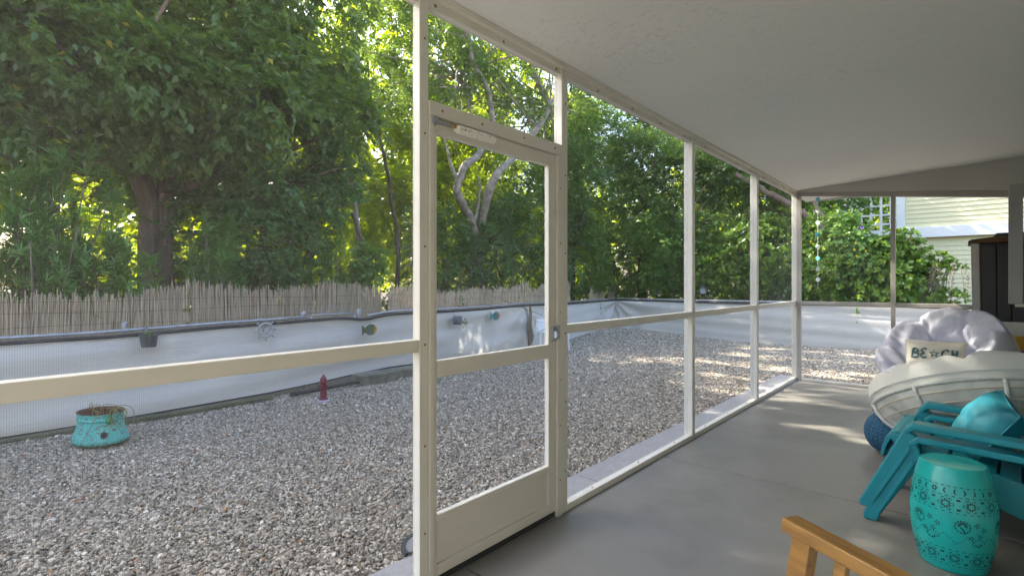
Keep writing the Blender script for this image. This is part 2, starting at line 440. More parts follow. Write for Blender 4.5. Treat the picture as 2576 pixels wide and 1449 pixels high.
# stones: each stone is its own pebble, instanced on points
def stones():
    pts = []
    def region(x0, x1, y0, y1, dens):
        n = int((x1 - x0) * (y1 - y0) * dens)
        p = np.empty((n, 2)); p[:, 0] = rng.uniform(x0, x1, n); p[:, 1] = rng.uniform(y0, y1, n)
        return p
    def fence_x(y): return np.interp(y, [-3.5, 0, 3.2, 5, 8, 10.5, 12], [-6.05, -6.1, -6.13, -6.35, -6.7, -6.95, -7.0])
    P = []
    S = []
    for (x0, x1, y0, y1, dens, sz) in [(-7.1, -1.97, -.6, 3.0, 9000, .0070), (-7.1, -1.97, 3.0, 6.0, 6500, .0082), (-7.1, -1.97, 6.0, 12.2, 3900, .0105), (-1.97, 2.5, 7.74, 12.3, 3900, .0105)]:
        p = region(x0, x1, y0, y1, dens)
        k = p[:, 0] > fence_x(p[:, 1]) + .0
        k &= ~((p[:, 0] > -1.99) & (p[:, 1] < 7.74))
        # nothing left of the frame is needed
        dirx = p[:, 0]; k &= p[:, 1] > -.06 * dirx - .45
        p = p[k]; P.append(p); S.append(sz * np.exp(rng.normal(0, .27, len(p))))
    P = np.vstack(P); S = np.concatenate(S); n = len(P)
    Z = gz(P[:, 0], P[:, 1]) + rng.uniform(-.006, .008, n)
    me = bpy.data.meshes.new('gravel')
    me.vertices.add(n); me.vertices.foreach_set('co', np.column_stack([P, Z]).astype(np.float32).ravel())
    a = me.attributes.new('rot', 'FLOAT_VECTOR', 'POINT'); a.data.foreach_set('vector', np.column_stack([rng.normal(0, .5, n), rng.normal(0, .5, n), rng.uniform(0, 6.28, n)]).astype(np.float32).ravel())
    a = me.attributes.new('scl', 'FLOAT_VECTOR', 'POINT')
    sc3 = np.column_stack([S * rng.uniform(.9, 1.6, n), S * rng.uniform(.75, 1.2, n), S * rng.uniform(.45, .85, n)])
    a.data.foreach_set('vector', sc3.astype(np.float32).ravel())
    a = me.attributes.new('pv', 'FLOAT', 'POINT')
    pv = np.clip(rng.beta(1.5, 1.6, n) * .93, 0, .935); w = rng.random(n); pv = np.where(w < .028, rng.uniform(.96, 1, n), pv)
    # tone differs at random from stone to stone
    a.data.foreach_set('value', pv.astype(np.float32))
    o = bpy.data.objects.new('gravel', me); COL.objects.link(o)
    ng = bpy.data.node_groups.new('gravel_nodes', 'GeometryNodeTree')
    ng.interface.new_socket('Geometry', in_out='INPUT', socket_type='NodeSocketGeometry')
    ng.interface.new_socket('Geometry', in_out='OUTPUT', socket_type='NodeSocketGeometry')
    nd = ng.nodes; L = ng.links.new
    gi = nd.new('NodeGroupInput'); go = nd.new('NodeGroupOutput')
    join = nd.new('GeometryNodeGeometryToInstance')
    for k in range(5):
        ico = nd.new('GeometryNodeMeshIcoSphere'); ico.inputs['Radius'].default_value = 1; ico.inputs['Subdivisions'].default_value = 2
        sp = nd.new('GeometryNodeSetPosition')
        nz = nd.new('ShaderNodeTexNoise'); nz.noise_dimensions = '4D'; nz.inputs['W'].default_value = k * 3.7; nz.inputs['Scale'].default_value = .9; nz.inputs['Detail'].default_value = 1.5
        vm = nd.new('ShaderNodeVectorMath'); vm.operation = 'SUBTRACT'; vm.inputs[1].default_value = (.5, .5, .5)
        vs2 = nd.new('ShaderNodeVectorMath'); vs2.operation = 'SCALE'; vs2.inputs['Scale'].default_value = 1.5
        L(nz.outputs['Color'], vm.inputs[0]); L(vm.outputs[0], vs2.inputs[0])
        L(ico.outputs[0], sp.inputs['Geometry']); L(vs2.outputs[0], sp.inputs['Offset'])
        sm = nd.new('GeometryNodeSetMaterial'); sm.inputs['Material'].default_value = M['pebble']
        L(sp.outputs[0], sm.inputs[0]); L(sm.outputs[0], join.inputs[0])
    iop = nd.new('GeometryNodeInstanceOnPoints'); iop.inputs['Pick Instance'].default_value = True
    ri = nd.new('FunctionNodeRandomValue'); ri.data_type = 'INT'
    ri.inputs[4].default_value = 0; ri.inputs[5].default_value = 4
    L(ri.outputs[2], iop.inputs['Instance Index'])
    for nm, sock, typ in (('rot', 'Rotation', 'FLOAT_VECTOR'), ('scl', 'Scale', 'FLOAT_VECTOR')):
        na = nd.new('GeometryNodeInputNamedAttribute'); na.data_type = typ; na.inputs['Name'].default_value = nm
        if nm == 'rot':
            er = nd.new('FunctionNodeEulerToRotation'); L(na.outputs['Attribute'], er.inputs[0]); L(er.outputs[0], iop.inputs[sock])
        else: L(na.outputs['Attribute'], iop.inputs[sock])
    L(gi.outputs[0], iop.inputs['Points']); L(join.outputs[0], iop.inputs['Instance']); L(iop.outputs[0], go.inputs[0])
    md = o.modifiers.new('stones', 'NODES'); md.node_group = ng
    tag(o, 'grey and tan pea gravel covering the fenced yard', 'gravel', kind='stuff')
stones()

# ------------------------------------------------------------------ porch slab, ledge, ceiling
floor = thing('porch_floor'); tag(floor, kind='structure')
ys = [-4.2, -2.5, -.45, 1.593, 3.585, 5.696, 7.70]
for i in range(len(ys) - 1):
    MB().box(-1.76, .68, ys[i] + (.0045 if i else 0), ys[i + 1] - .0045, -.12, 0).build('slab', M['concrete'], floor, bevel=.003)
MB().box(-1.76, .68, -4.2, 7.69, -.125, -.012).build('joint_filler', M['black'], floor)
led = thing('concrete_ledge'); tag(led, kind='structure')
yl = [-4.2, -1.9, .5, 2.9, 5.3, 7.98]
for i in range(5):
    MB().box(-1.995, -1.764, yl[i] + .003, yl[i + 1] - .003, -.13, -.018).build('kerb_slab', M['ledge'], led, bevel=.006)
zc = lambda x: 2.505 + .05 * (x + 1.68)
c = MB()
c.prism([(-1.79, zc(-1.79)), (.68, zc(.68)), (.68, 2.9), (-1.79, 2.72)], -4.2, 8.68, 'y')
struct('ceiling', c, M['ceiling'])
struct('eave', MB().box(-1.79, .68, 8.682, 8.70, 2.495, 2.72), M['house_paint'])
# small fittings in the ceiling
t = thing('ceiling_hook_plate', (-.118, 1.03, zc(-.118) + .0), 0, 'small round metal plate screwed to the stucco ceiling', 'fitting')
MB().lathe([(.0, 0), (.021, -.001), (.019, -.005), (0.006, -.006)], 20).build('plate', M['galv'], t, smooth=True)
MB().lathe([(.006, -.0065), (.005, -.012), (0.0005, -.012)], 10).build('screw', M['rust'], t)

# house wall along the right and end beam under the roof
hw = thing('house_wall', (.68, 0, 0), 0, 'pale painted house wall along the right side of the porch', 'wall')
MB().box(0, .25, -4.2, 7.70, -.1, 2.62).build('wall_face', M['house_paint'], hw)
b_ = MB()
b_.prism([(-1.72, 2.494), (.679, 2.502 - .113 * 2.4), (.679, zc(.679) - .002), (-1.72, zc(-1.72) - .0005)], 7.585, 7.70, 'y')
eb = b_.build('end_beam', M['house_paint']); tag(eb, 'grey painted tapering beam under the ceiling above the end screen', 'beam')

# ------------------------------------------------------------------ screen wall (side)
XI, XO = -1.680, -1.735
WM = M['white_metal']
def screw(parent, x, y, z, ax='x', m=None, r=.0065, me=[None]):
    if me[0] is None:
        mb = MB().lathe([(.0, .0045), (.55, .004), (1, .001), (1, -.001)], 10, cap=True)
        o = mb.build('screw', M['rust']); me[0] = o.data; bpy.data.objects.remove(o)
        me[0].transform(Matrix.Diagonal((1, 1, 1, 1)))
    o = bpy.data.objects.new('screw', me[0]); COL.objects.link(o); o.parent = parent
    o.location = (x, y, z); o.scale = (r, r, 1)
    o.rotation_euler = {'x': (0, PI / 2, 0), 'z': (PI, 0, 0), 'u': (0, 0, 0), '-y': (PI / 2, 0, 0)}[ax]
    return o
sw = thing('screen_wall', (-1.7, 3, 0), 0, 'long white framed insect screen wall between porch and gravel yard', 'screen wall')
def P(name, x0, x1, y0, y1, z0, z1, parent=sw, m=None, bevel=.003, org=(-1.7, 3, 0)):
    return MB().box(x0 - org[0], x1 - org[0], y0 - org[1], y1 - org[1], z0 - org[2], z1 - org[2]).build(name, m or WM, parent, bevel=bevel)
ZH = 2.442
posts = [(-2.22, -2.17, XO), (-.46, -.41, XO), (1.327, 1.372, -1.727), (2.318, 2.372, XO), (4.134, 4.19, -1.752), (5.880, 5.936, -1.752), (7.60, 7.655, -1.74)]
for (y0, y1, xo) in posts:
    o = P('post', xo, XI, y0, y1, 0.0, ZH + .045)
    if y0 > 1:
        for z in ([.25, .62, 1.02, 1.45, 1.9, 2.3] if y0 < 3 else [.6, 1.3, 2.0]):
            if not (1.9 < z < 2.1): screw(o, XI + 1.7 + .0005, (y0 + y1) / 2 - 3 + .004, z + random.uniform(-.02, .02), r=.005)
bays = [(-2.17, -.46), (-.41, 1.327), (2.372, 4.134), (4.19, 5.880), (5.936, 7.60)]
for (y0, y1) in bays:
    P('rail', XO + .002, XI - .002, y0 + .001, y1 - .001, .997, 1.048)
    o = P('sill', XO + .004, XI - .001, y0 + .001, y1 - .001, .0, .038)
    for k in range(3): screw(o, -1.705 + 1.7, lerp(y0, y1, (k + .5) / 3) - 3, .0385, 'u', r=.006)
    P('screen_panel', -1.7161, -1.716, y0, y1, .0385, .9965, m=M['screen'], bevel=0)
    P('screen_panel', -1.7161, -1.716, y0, y1, 1.0485, ZH - .001, m=M['screen'], bevel=0)
# channel profile header: flat band with an inner lip
hd = MB(); Y0, Y1 = -4.2, 7.60
hd.prism([(XO + .003 + 1.7, ZH), (XI - .012 + 1.7, ZH), (XI - .012 + 1.7, ZH + .036), (XI + .012 + 1.7, ZH + .036), (XI + .012 + 1.7, 2.505), (XO + .003 + 1.7, 2.500)], Y0 - 3, Y1 - 3, 'y')
h = hd.build('header', WM, sw, bevel=.002)
y = -.3
while y < 7.5:
    screw(h, -1.692 + 1.7 + .0006 , y - 3, ZH + .018, r=.0075); y += .43
P('screen_panel', -1.7161, -1.716, 1.4 - .027, 2.318, 2.045, ZH - .001, m=M['screen'], bevel=0)
# door frame: jambs and head, mounted on the posts
P('door_jamb', -1.722, -1.672, 1.3735, 1.397, 0.002, 1.981, bevel=.002)
jb = P('door_jamb', -1.722, -1.672, 2.268, 2.3165, 0.002, 1.981, bevel=.002)
dh = P('door_head', -1.730, -1.670, 1.3735, 2.3165, 1.983, 2.044, bevel=.003)
for yy in (1.44, 1.68, 1.98, 2.24): screw(dh, -1.67 + 1.7, yy - 3, 2.013, r=.006)
for zz in (.2, .5, .75, 1.12, 1.5, 1.8):
    screw(jb, -1.672 + 1.7, 2.29 - 3, zz, r=.0045)

# screen door leaf
DO = (-1.69, 1.83, 0)
dr = thing('screen_door', DO, 0, 'white aluminium screen door with closer, latch and kick panel', 'door')
def D(name, x0, x1, y0, y1, z0, z1, m=None, bevel=.003): return P(name, x0, x1, y0, y1, z0, z1, dr, m, bevel, DO)
dx0, dx1 = -1.713, -1.684
D('stile', dx0, dx1, 1.399, 1.422, .035, 1.979)
D('stile', dx0, dx1, 2.202, 2.2655, .035, 1.979)
D('top_rail', dx0, dx1, 1.4225, 2.2015, 1.914, 1.979)
D('middle_rail', dx0 + .001, dx1 + .003, 1.4225, 2.2015, .878, .951)
D('bottom_rail', dx0, dx1, 1.4225, 2.2015, .035, .085)
D('kick_rail', dx0 + .001, dx1 + .001, 1.4225, 2.2015, .268, .296)
D('kick_panel', -1.704, -1.695, 1.4225, 2.2015, .0855, .2675, bevel=0)
D('screen_panel', -1.7001, -1.700, 1.4225, 2.2015, .2965, .8775, M['screen'], 0)
D('screen_panel', -1.7001, -1.700, 1.4225, 2.2015, .9515, 1.9135, M['screen'], 0)
D('door_sweep', -1.712, -1.686, 1.41, 2.26, .008, .0345, M['black'], 0)
# pneumatic closer on the top rail
cl = MB(); cl.tube([(dx1 - DO[0] + .032, 1.50 - DO[1], 1.948), (dx1 - DO[0] + .032, 1.515 - DO[1], 1.948), (dx1 - DO[0] + .032, 1.735 - DO[1], 1.948), (dx1 - DO[0] + .032, 1.745 - DO[1], 1.948)], [.014, .0195, .0195, .014], 16)
clo = cl.build('closer', M['closer'], dr, smooth=False)
cb = MB().box(dx1 - DO[0] + .001, dx1 - DO[0] + .012, 1.392 - DO[1], 1.50 - DO[1], 1.957, 1.969); cb.box(dx1 - DO[0] + .001, dx1 - DO[0] + .025, 1.385 - DO[1], 1.41 - DO[1], 1.95, 1.976)
cb.build('bracket', M['galv'], clo, bevel=.001)
MB().tube([(dx1 - DO[0] + .032, 1.478 - DO[1], 1.956), (dx1 - DO[0] + .032, 1.50 - DO[1], 1.956)], .008, 10).build('plunger', M['rust'], clo)
la = MB().box(dx1 - DO[0] + .001, dx1 - DO[0] + .012, 2.222 - DO[1], 2.262 - DO[1], .965, 1.045); la.box(dx1 - DO[0] + .012, dx1 - DO[0] + .034, 2.228 - DO[1], 2.262 - DO[1], .985, 1.022)
lo_ = la.build('latch', M['galv'], dr, bevel=.002)
MB().box(dx1 - DO[0] + .002, dx1 - DO[0] + .026, 2.2635 - DO[1], 2.272 - DO[1], .975, 1.052).build('strike', M['galv'], lo_, bevel=.001)
MB().tube([(dx1 - DO[0] + .034, 2.235 - DO[1], 1.004), (dx1 - DO[0] + .046, 2.235 - DO[1], 1.004), (dx1 - DO[0] + .046, 2.21 - DO[1], 1.004)], .004, 8).build('lever', M['galv'], lo_)

# ------------------------------------------------------------------ end screen wall
EO = (-.6, 7.63, 0)
ew = thing('screen_wall', EO, 0, 'grey framed screen wall closing the far end of the porch', 'screen wall')
GM = M['gray_metal']
def E(name, x0, x1, y0, y1, z0, z1, m=None, bevel=.003): return P(name, x0, x1, y0, y1, z0, z1, ew, m or GM, bevel, EO)
zt = lambda x: 2.438 - .118 * (x + 1.68)
hb = MB(); hb.prism([(-1.678 - EO[0], zt(-1.678)), (.678 - EO[0], zt(.678)), (.678 - EO[0], zt(.678) + .060), (-1.678 - EO[0], zt(-1.678) + .060)], -.03, .025, 'y')
h = hb.build('header', GM, ew, bevel=.002)
for x in (-1.4, -.9, -.42, .1): screw(h, x - EO[0], -.03, zt(x) + .03, '-y', r=.006)
def pe(x0, x1, name='post'):
    b2 = MB(); b2.prism([(x0 - EO[0], 0.0), (x1 - EO[0], 0.0), (x1 - EO[0], zt(x1) - .001), (x0 - EO[0], zt(x0) - .001)], -.032, .02, 'y')
    return b2.build(name, GM, ew, bevel=.002)
pe(-1.678, -1.632); pe(-.672, -.628); pe(.60, .678)
for (a, b2) in ((-1.631, -.673), (-.627, .599)):
    E('rail', a, b2, 7.600, 7.652, 1.0, 1.045)
    E('sill', a, b2, 7.600, 7.652, .001, .03, M['white_metal'])
    E('screen_panel', a, b2, 7.630, 7.6301, .0305, .9995, M['screen_end'], 0)
    q = MB().add([(a - EO[0], 0, 1.0455), (b2 - EO[0], 0, 1.0455), (b2 - EO[0], 0, zt(b2) - .001), (a - EO[0], 0, zt(a) - .001)], [(0, 1, 2, 3)])
    q.build('screen_panel', M['screen_end'], ew)

# ------------------------------------------------------------------ neighbouring house
NH = (1.0, 17.2, 0)
nh = thing('neighbour_house', NH, 0, 'pale yellow clapboard house with white trim beyond the end fence', 'house')
MB().box(-2.2, 6, .12, 4, -.2, 2.47).build('lower_wall', M['siding'], nh)
MB().box(-2.25, 6, .06, 4, 2.755, 6.2).build('upper_wall', M['siding'], nh)
def boards(z0, z1, x0, yb):
    mb = MB(); e = .118
    mb.prism([(yb, 0), (yb - .022, 0), (yb - .004, e + .006), (yb, e + .006)], x0, 5.9, 'x')
    first = None; z = z0
    while z + e < z1 + .02:
        if first is None: first = mb.build('siding_board', M['siding'], nh); o = first
        else: o = link_copy(first, parent=nh)
        o.location = (0, 0, z); z += e
boards(.0, 2.44, -2.19, .118); boards(2.76, 6.0, -2.21, .058)
MB().box(-2.42, 6, -.06, .3, 2.475, 2.75).build('trim_band', M['trim'], nh, bevel=.01)
MB().box(-2.40, -2.215, -.02, .3, 2.752, 6.2).build('corner_board', M['trim'], nh, bevel=.005)
MB().box(-2.30, -2.195, .04, .3, -.2, 2.474).build('corner_board', M['trim'], nh, bevel=.005)
lat = thing('balcony', (-3.15, -.3, 2.55)); lat.parent = nh
MB().box(-.40, .70, .0, .03, .02, .16).build('rim_board', M['trim'], lat)
MB().box(-.42, .72, -.02, .06, 1.07, 1.12).build('top_rail', M['trim'], lat)
MB().box(-.1, .02, -.025, .07, .0, 1.069).build('balcony_post', M['trim'], lat)
MB().box(-.43, -.35, -.9, -.82, .0, 1.07).build('balcony_post', M['trim'], lat)
f = MB().box(-.03, .03, .032, .05, .16, 1.07); first = f.build('lattice_bar', M['trim'], lat); first.location = (.22, 0, 0)
for x in (.44, .66):
    o = link_copy(first, parent=lat); o.location = (x, 0, 0)
first = MB().box(.02, .72, .051, .068, -.025, .025).build('lattice_bar', M['trim'], lat); first.location = (0, 0, .32)
for z in (.57, .82):
    o = link_copy(first, parent=lat); o.location = (0, 0, z)
for z in (.32, .57, .82, 1.09):
    MB().tube([(-.40, -.82, z), (-.1, .0, z)], .024, 4).build('lattice_bar', M['trim'], lat)
for k in (.35, .7):
    MB().tube([(-.40 + .3 * k, -.82 + .82 * k, .02), (-.40 + .3 * k, -.82 + .82 * k, 1.09)], .024, 4).build('lattice_bar', M['trim'], lat)
MB().tube([(-.40, -.82, .06), (-.1, .0, .06)], .05, 4).build('rim_board', M['trim'], lat)
# ------------------------------------------------------------------ white privacy fence
FL = [(-6.05, -4.0), (-6.1, -.5), (-6.1, 1.4), (-6.13, 3.2), (-6.35, 5), (-6.6, 7.3), (-6.85, 9.8), (-7.0, 12.05)]
FB = [(-7.0, 12.05), (-5.4, 11.95), (-3.0, 12.15), (0, 12.35), (3.2, 12.5)]
def poly(Ls):
    Ls = [Vector((a, b)) for a, b in Ls]; acc = [0]
    for a, b in zip(Ls, Ls[1:]): acc.append(acc[-1] + (b - a).length)
    def f(s):
        s = max(0, min(acc[-1], s))
        for i in range(len(acc) - 1):
            if s <= acc[i + 1] or i == len(acc) - 2:
                t = (s - acc[i]) / (acc[i + 1] - acc[i]); d = (Ls[i + 1] - Ls[i]).normalized()
                return Ls[i].lerp(Ls[i + 1], t), Vector((d.y, -d.x))
    return f, acc[-1]
def fence(line, label, gapfn, topz, botz, nseg, fold):
    f, Ltot = poly(line)
    p0, _ = f(Ltot / 2)
    T = thing('fabric_fence', (p0.x, p0.y, 0), 0, label, 'fence')
    O = Vector((p0.x, p0.y, 0))
    def cloth(u, v):
        s = u * Ltot; p, n = f(s); zt_ = topz(s); zb = botz(s); z = lerp(zb, zt_ - .03, v)
        d = fold(s, v)
        return (p.x + n.x * d - O.x, p.y + n.y * d - O.y, z)
    MB().grid(cloth, nseg, 30).build('fabric', M['fabric'], T, smooth=True)
    def hem(u, v):
        s = u * Ltot; p, n = f(s); a = 2 * PI * v; z = topz(s) - .022
        return (p.x + n.x * (.022 + .008 * math.cos(a)) - O.x, p.y + n.y * (.022 + .008 * math.cos(a)) - O.y, z + .019 * math.sin(a))
    MB().grid(hem, nseg // 2, 8, cv=True).build('hem', M['black_hem'], T, smooth=True)
    def bhem(u, v):
        s = u * Ltot; p, n = f(s); a = 2 * PI * v; z = botz(s); d = fold(s, 0)
        return (p.x + n.x * (d + .006 * math.cos(a)) - O.x, p.y + n.y * (d + .006 * math.cos(a)) - O.y, z + .010 * math.sin(a))
    MB().grid(bhem, nseg, 6, cv=True).build('lower_hem', M['black_hem'], T, smooth=True)
    return T, f, Ltot, O
def fold1(s, v):
    y = s - 4.0
    d = .012 * math.sin(v * 9 + y * .9) + .008 * math.sin(v * 17 - y * 1.3 + 1) + .02 * math.sin(v * 3.1)
    # folds pulled towards the tear and the corner
    for (yc, amp) in ((7.95, .028), (12.2, .05)):
        dy = (y - yc); r_ = math.hypot(dy, (1 - v) * .8) + .12
        d += amp * math.sin(math.atan2((1 - v) * .8, abs(dy) + .02) * 11 + yc) * math.exp(-r_ * .75) * (1 - math.exp(-r_ * 2.5))
    return d + .05 * (1 - v) ** 2 * (1 + .5 * math.sin(y * 1.1))
top1 = lambda s: float(np.interp(s - 4, [-4, 1.1, 2.05, 3.1, 12], [.785, .79, .832, .848, .845])) + .008 * math.sin(s * 1.7) - (.045 * math.exp(-((s - 4 - 3.95) / .28) ** 2))
def bot1(s):
    y = s - 4
    return float(np.interp(y, [-4, 1, 2.6, 3.6, 4.4, 6.5, 9.5, 11, 12.3], [-.01, -.01, .01, .05, .065, .0, -.02, .0, .1]))
T1, f1, L1, O1 = fence(FL, 'long white privacy fabric fence with black hem along the left of the yard', None, top1, bot1, 420, fold1)
def fold2(s, v):
    r_ = math.hypot(s, (1 - v) * .8) + .1
    d = .012 * math.sin(v * 8 + s * .8) + .006 * math.sin(v * 23 + s) + .07 * math.sin(math.atan2((1 - v) * .8, s + .02) * 12) * math.exp(-r_ * .7) * (1 - math.exp(-r_ * 2.2))
    return d + .03 * (1 - v)
T2, f2, L2, O2 = fence(FB, 'white privacy fabric fence with black hem across the back of the yard', None,
    lambda s: .86 + .006 * math.sin(s * 1.5), lambda s: float(np.interp(s, [0, 1, 2.3, 4, 10], [.10, .02, -.04, -.05, -.05])), 300, fold2)
# galvanised frame: rails, posts and a strip of wire diamonds showing above the hem
def frame(T, f, Ltot, O, topz, posts, rail_ranges):
    for (a, b) in rail_ranges:
        pts = []
        n = max(2, int((b - a) * 2))
        for i in range(n + 1):
            p, nn = f(lerp(a, b, i / n)); pts.append((p.x - O.x - nn.x * .012, p.y - O.y - nn.y * .012, topz(lerp(a, b, i / n)) + .020))
        MB().tube(pts, .017, 8).build('top_rail', M['galv'], T, smooth=True)
    for s, hh in posts:
        p, nn = f(s)
        mb = MB(); mb.lathe([(.026, -.3), (.026, hh - .03), (.031, hh - .03), (.031, hh), (.012, hh + .018)], 12, (p.x - O.x - nn.x * .08, p.y - O.y - nn.y * .08, 0))
        mb.build('fence_post', M['galv'], T, smooth=False)
    mb = MB(); s = rail_ranges[0][0] + .1; k = 0
    for (a, b) in rail_ranges:
        s = a
        while s < b - .07:
            p, nn = f(s); q, _ = f(s + .035); r_, _ = f(s + .07)
            zt_ = topz(s)
            off = lambda pp: (pp.x - O.x - nn.x * .032, pp.y - O.y - nn.y * .032)
            mb.tube([(*off(p), zt_ - .01), (*off(q), zt_ + .045), (*off(r_), zt_ - .01)], .0016, 4, cap=False); s += .07
    mb.build('wire_mesh', M['galv'], T)
frame(T1, f1, L1, O1, top1, [(.6, .88), (5.25, .885), (9.1, .87), (12.0, .87), (14.6, .87)], [(.1, 7.07), (8.02, L1)])
for o in T1.children:
    if o.name.startswith('wire_mesh'): o['kind'] = 'stuff'
frame(T2, f2, L2, O2, lambda s: .86, [(.05, .89), (2.6, .87), (5.4, .87), (8.3, .87)], [(.0, L2)])
for o in T2.children:
    if o.name.startswith('wire_mesh'): o['kind'] = 'stuff'
# narrow tear: a dark piece laid over the cloth stands for its opening
p_, n_ = f1(12.03)
mb = MB(); pts = [(-.05, .82), (.02, .83), (.05, .70), (.045, .45), (.13, .2), (.07, .06), (-.06, .02), (-.08, .3), (-.03, .6)]
d_ = Vector((-n_.y, n_.x))
V = [(p_.x + d_.x * a - O1.x + n_.x * .085, p_.y + d_.y * a - O1.y + n_.y * .085, z) for a, z in pts]
V2 = [(x - n_.x * .012, y_ - n_.y * .012, z) for x, y_, z in V]
n = len(V); mb.add(V + V2, [tuple(range(n)), tuple(range(2 * n - 1, n - 1, -1))] + [(i, n + i, n + (i + 1) % n, (i + 1) % n) for i in range(n)])
tag(mb.build('torn_gap_patch', M['twig'], T1), 'narrow dark brown piece standing for the dark opening of the tear')

# garden gate behind the fabric, its scrolled top rail showing
ga = thing('garden_gate', (-6.19, 3.5, 0), 0, 'silver metal gate with scroll ornaments rising above the white fence', 'gate')
for y in (3.11, 3.93):
    mb = MB().lathe([(.03, -.2), (.03, .85), (.037, .85), (.037, .90), (.033, .905), (.02, .925), (.0, .93)], 16, (-.09 if y < 3.5 else -.14, y - 3.5, 0)); mb.build('gate_post', M['galv'], ga, smooth=False)
MB().tube([(-.07, 3.2 - 3.5, .872), (-.09, 3.83 - 3.5, .872)], .013, 8).build('top_bar', M['galv'], ga, smooth=True)
MB().tube([(-.07, 3.2 - 3.5, .862), (-.07, 3.2 - 3.5, .1)], .013, 8).build('side_bar', M['galv'], ga, smooth=True)
MB().tube([(-.09, 3.83 - 3.5, .862), (-.09, 3.83 - 3.5, .1)], .013, 8).build('side_bar', M['galv'], ga, smooth=True)
def scroll(yc, zc_, sgn, s=1):
    pts = []
    for i in range(26):
        a = i / 25 * 2.4 * PI; r_ = .032 * s * (1 - .6 * i / 25)
        pts.append((-.08, yc + sgn * r_ * math.cos(a), zc_ + r_ * math.sin(a)))
    MB().tube(pts, .004, 6).build('scroll', M['galv'], ga, smooth=True)
for yc, zc_, sg in ((-.16, .915, 1), (.16, .915, -1), (-.035, .955, -1), (.035, .955, 1)): scroll(yc, zc_, sg)
MB().tube([(-.08, -.13, .882), (-.08, -.03, .915)], .004, 6).build('scroll', M['galv'], ga)
MB().tube([(-.08, .13, .882), (-.08, .03, .915)], .004, 6).build('scroll', M['galv'], ga)

# ------------------------------------------------------------------ reed screens
def reed_fence(x0, y0, x1, y1, tops, step, label, nparts, zb=.55, lean=0, layers=2, wires=True):
    O = Vector((x0, y0, 0)); d = Vector((x1 - x0, y1 - y0, 0)); Ltot = d.length; d.normalize(); nrm = Vector((d.y, -d.x, 0))
    T = thing('reed_fence', O, 0, label, 'reed fence')
    proto = MB().tube([(0, 0, 0), (0, 0, 1)], [1, .72], 5); pm = proto.build('reed', M['reed'], T)
    stuff = MB(); cnt = 0; s = 0; items = []
    for layer in range(layers):
        s = random.uniform(0, step)
        while s < Ltot:
            y = y0 + d.y * s
            tz = float(np.interp(y, [t[0] for t in tops], [t[1] for t in tops]))
            if tz > zb + .05:
                tz += random.gauss(0, .034) + .03 * math.sin(s * 3.1) + .02 * math.sin(s * 13) + .012 * math.sin(s * 37)
                if random.random() < .10: tz += random.uniform(-.08, .07)
                items.append((s, layer, tz, random.gauss(lean, .02) + (.10 * math.sin(s * 5) if lean else .025 * math.sin(s * 2.1 + layer)), random.uniform(.0045, .0085)))
            s += step * random.uniform(.6, 1.4)
    idx = set(random.sample(range(len(items)), min(nparts, len(items))))
    used = False
    for i, (s, layer, tz, ln, r_) in enumerate(items):
        base = d * s + nrm * (.012 * layer + random.uniform(-.006, .006)) + Vector((0, 0, zb - .0))
        h = tz - zb; tilt = d * ln * h; hz = nrm * random.gauss(0, .02) * h
        if i in idx:
            if not used: o = pm; used = True
            else: o = link_copy(pm, parent=T)
            v = tilt + hz + Vector((0, 0, h))
            o.location = base; o.scale = (r_, r_, v.length); o.rotation_euler = v.to_track_quat('Z', 'Y').to_euler()
        else:
            stuff.tube([base, base + tilt * .5 + hz * .4 + Vector((0, 0, h * .5)), base + tilt + hz + Vector((0, 0, h))], [r_, r_ * .9, r_ * .72], 4)
    o = stuff.build('reeds', M['reed'], T); o['kind'] = 'stuff'
    if wires:
        w = MB()
        for zz in (.66, .80, .95, 1.08):
            pts = []; s = 0
            while s <= Ltot:
                y = y0 + d.y * s; tz = float(np.interp(y, [t[0] for t in tops], [t[1] for t in tops]))
                if tz < zz + .03:
                    if len(pts) > 2: w.tube(pts, .0015, 4)
                    pts = []
                else:
                    pts.append(d * s + nrm * (.03 + .004 * math.sin(s * 31)) + Vector((0, 0, zz + .01 * math.sin(s * 2.2 + zz * 9))))
                s += .09
            if len(pts) > 2: w.tube(pts, .0015, 4)
        w.build('binding_wire', M['black'], T)
    return T
reed_fence(-7.45, -2.2, -7.75, 5.25, [(-2.2, 1.06), (.1, 1.11), (1.0, 1.14), (1.5, 1.13), (1.9, 1.205), (2.3, 1.235), (3.0, 1.19), (3.4, 1.21), (3.9, 1.20), (4.3, 1.25), (4.6, 1.22), (4.8, 1.24), (5.15, 1.18), (5.25, 1.16)],
           .010, 'long weathered reed screen standing behind the left white fence', 300)
reed_fence(-7.85, 5.45, -8.05, 7.2, [(5.45, 1.14), (5.7, 1.20), (6.2, 1.06), (6.6, 1.16), (6.9, 1.10), (7.2, 1.12)], .011, 'short reed screen section leaning beside the thin tree trunks', 110, lean=.06)
reed_fence(-8.1, 7.22, -8.35, 11.9, [(7.2, 1.07), (8.0, 1.12), (8.8, 1.17), (9.3, 1.13), (9.8, 1.27), (10.0, 1.08), (10.3, 1.10), (10.6, 1.27), (11.0, 1.22), (11.45, 1.22), (11.5, 1.29), (11.85, 1.28), (11.9, 1.2)], .012, 'ragged reed screen seen through the door behind the fish ornament', 160, lean=.04)
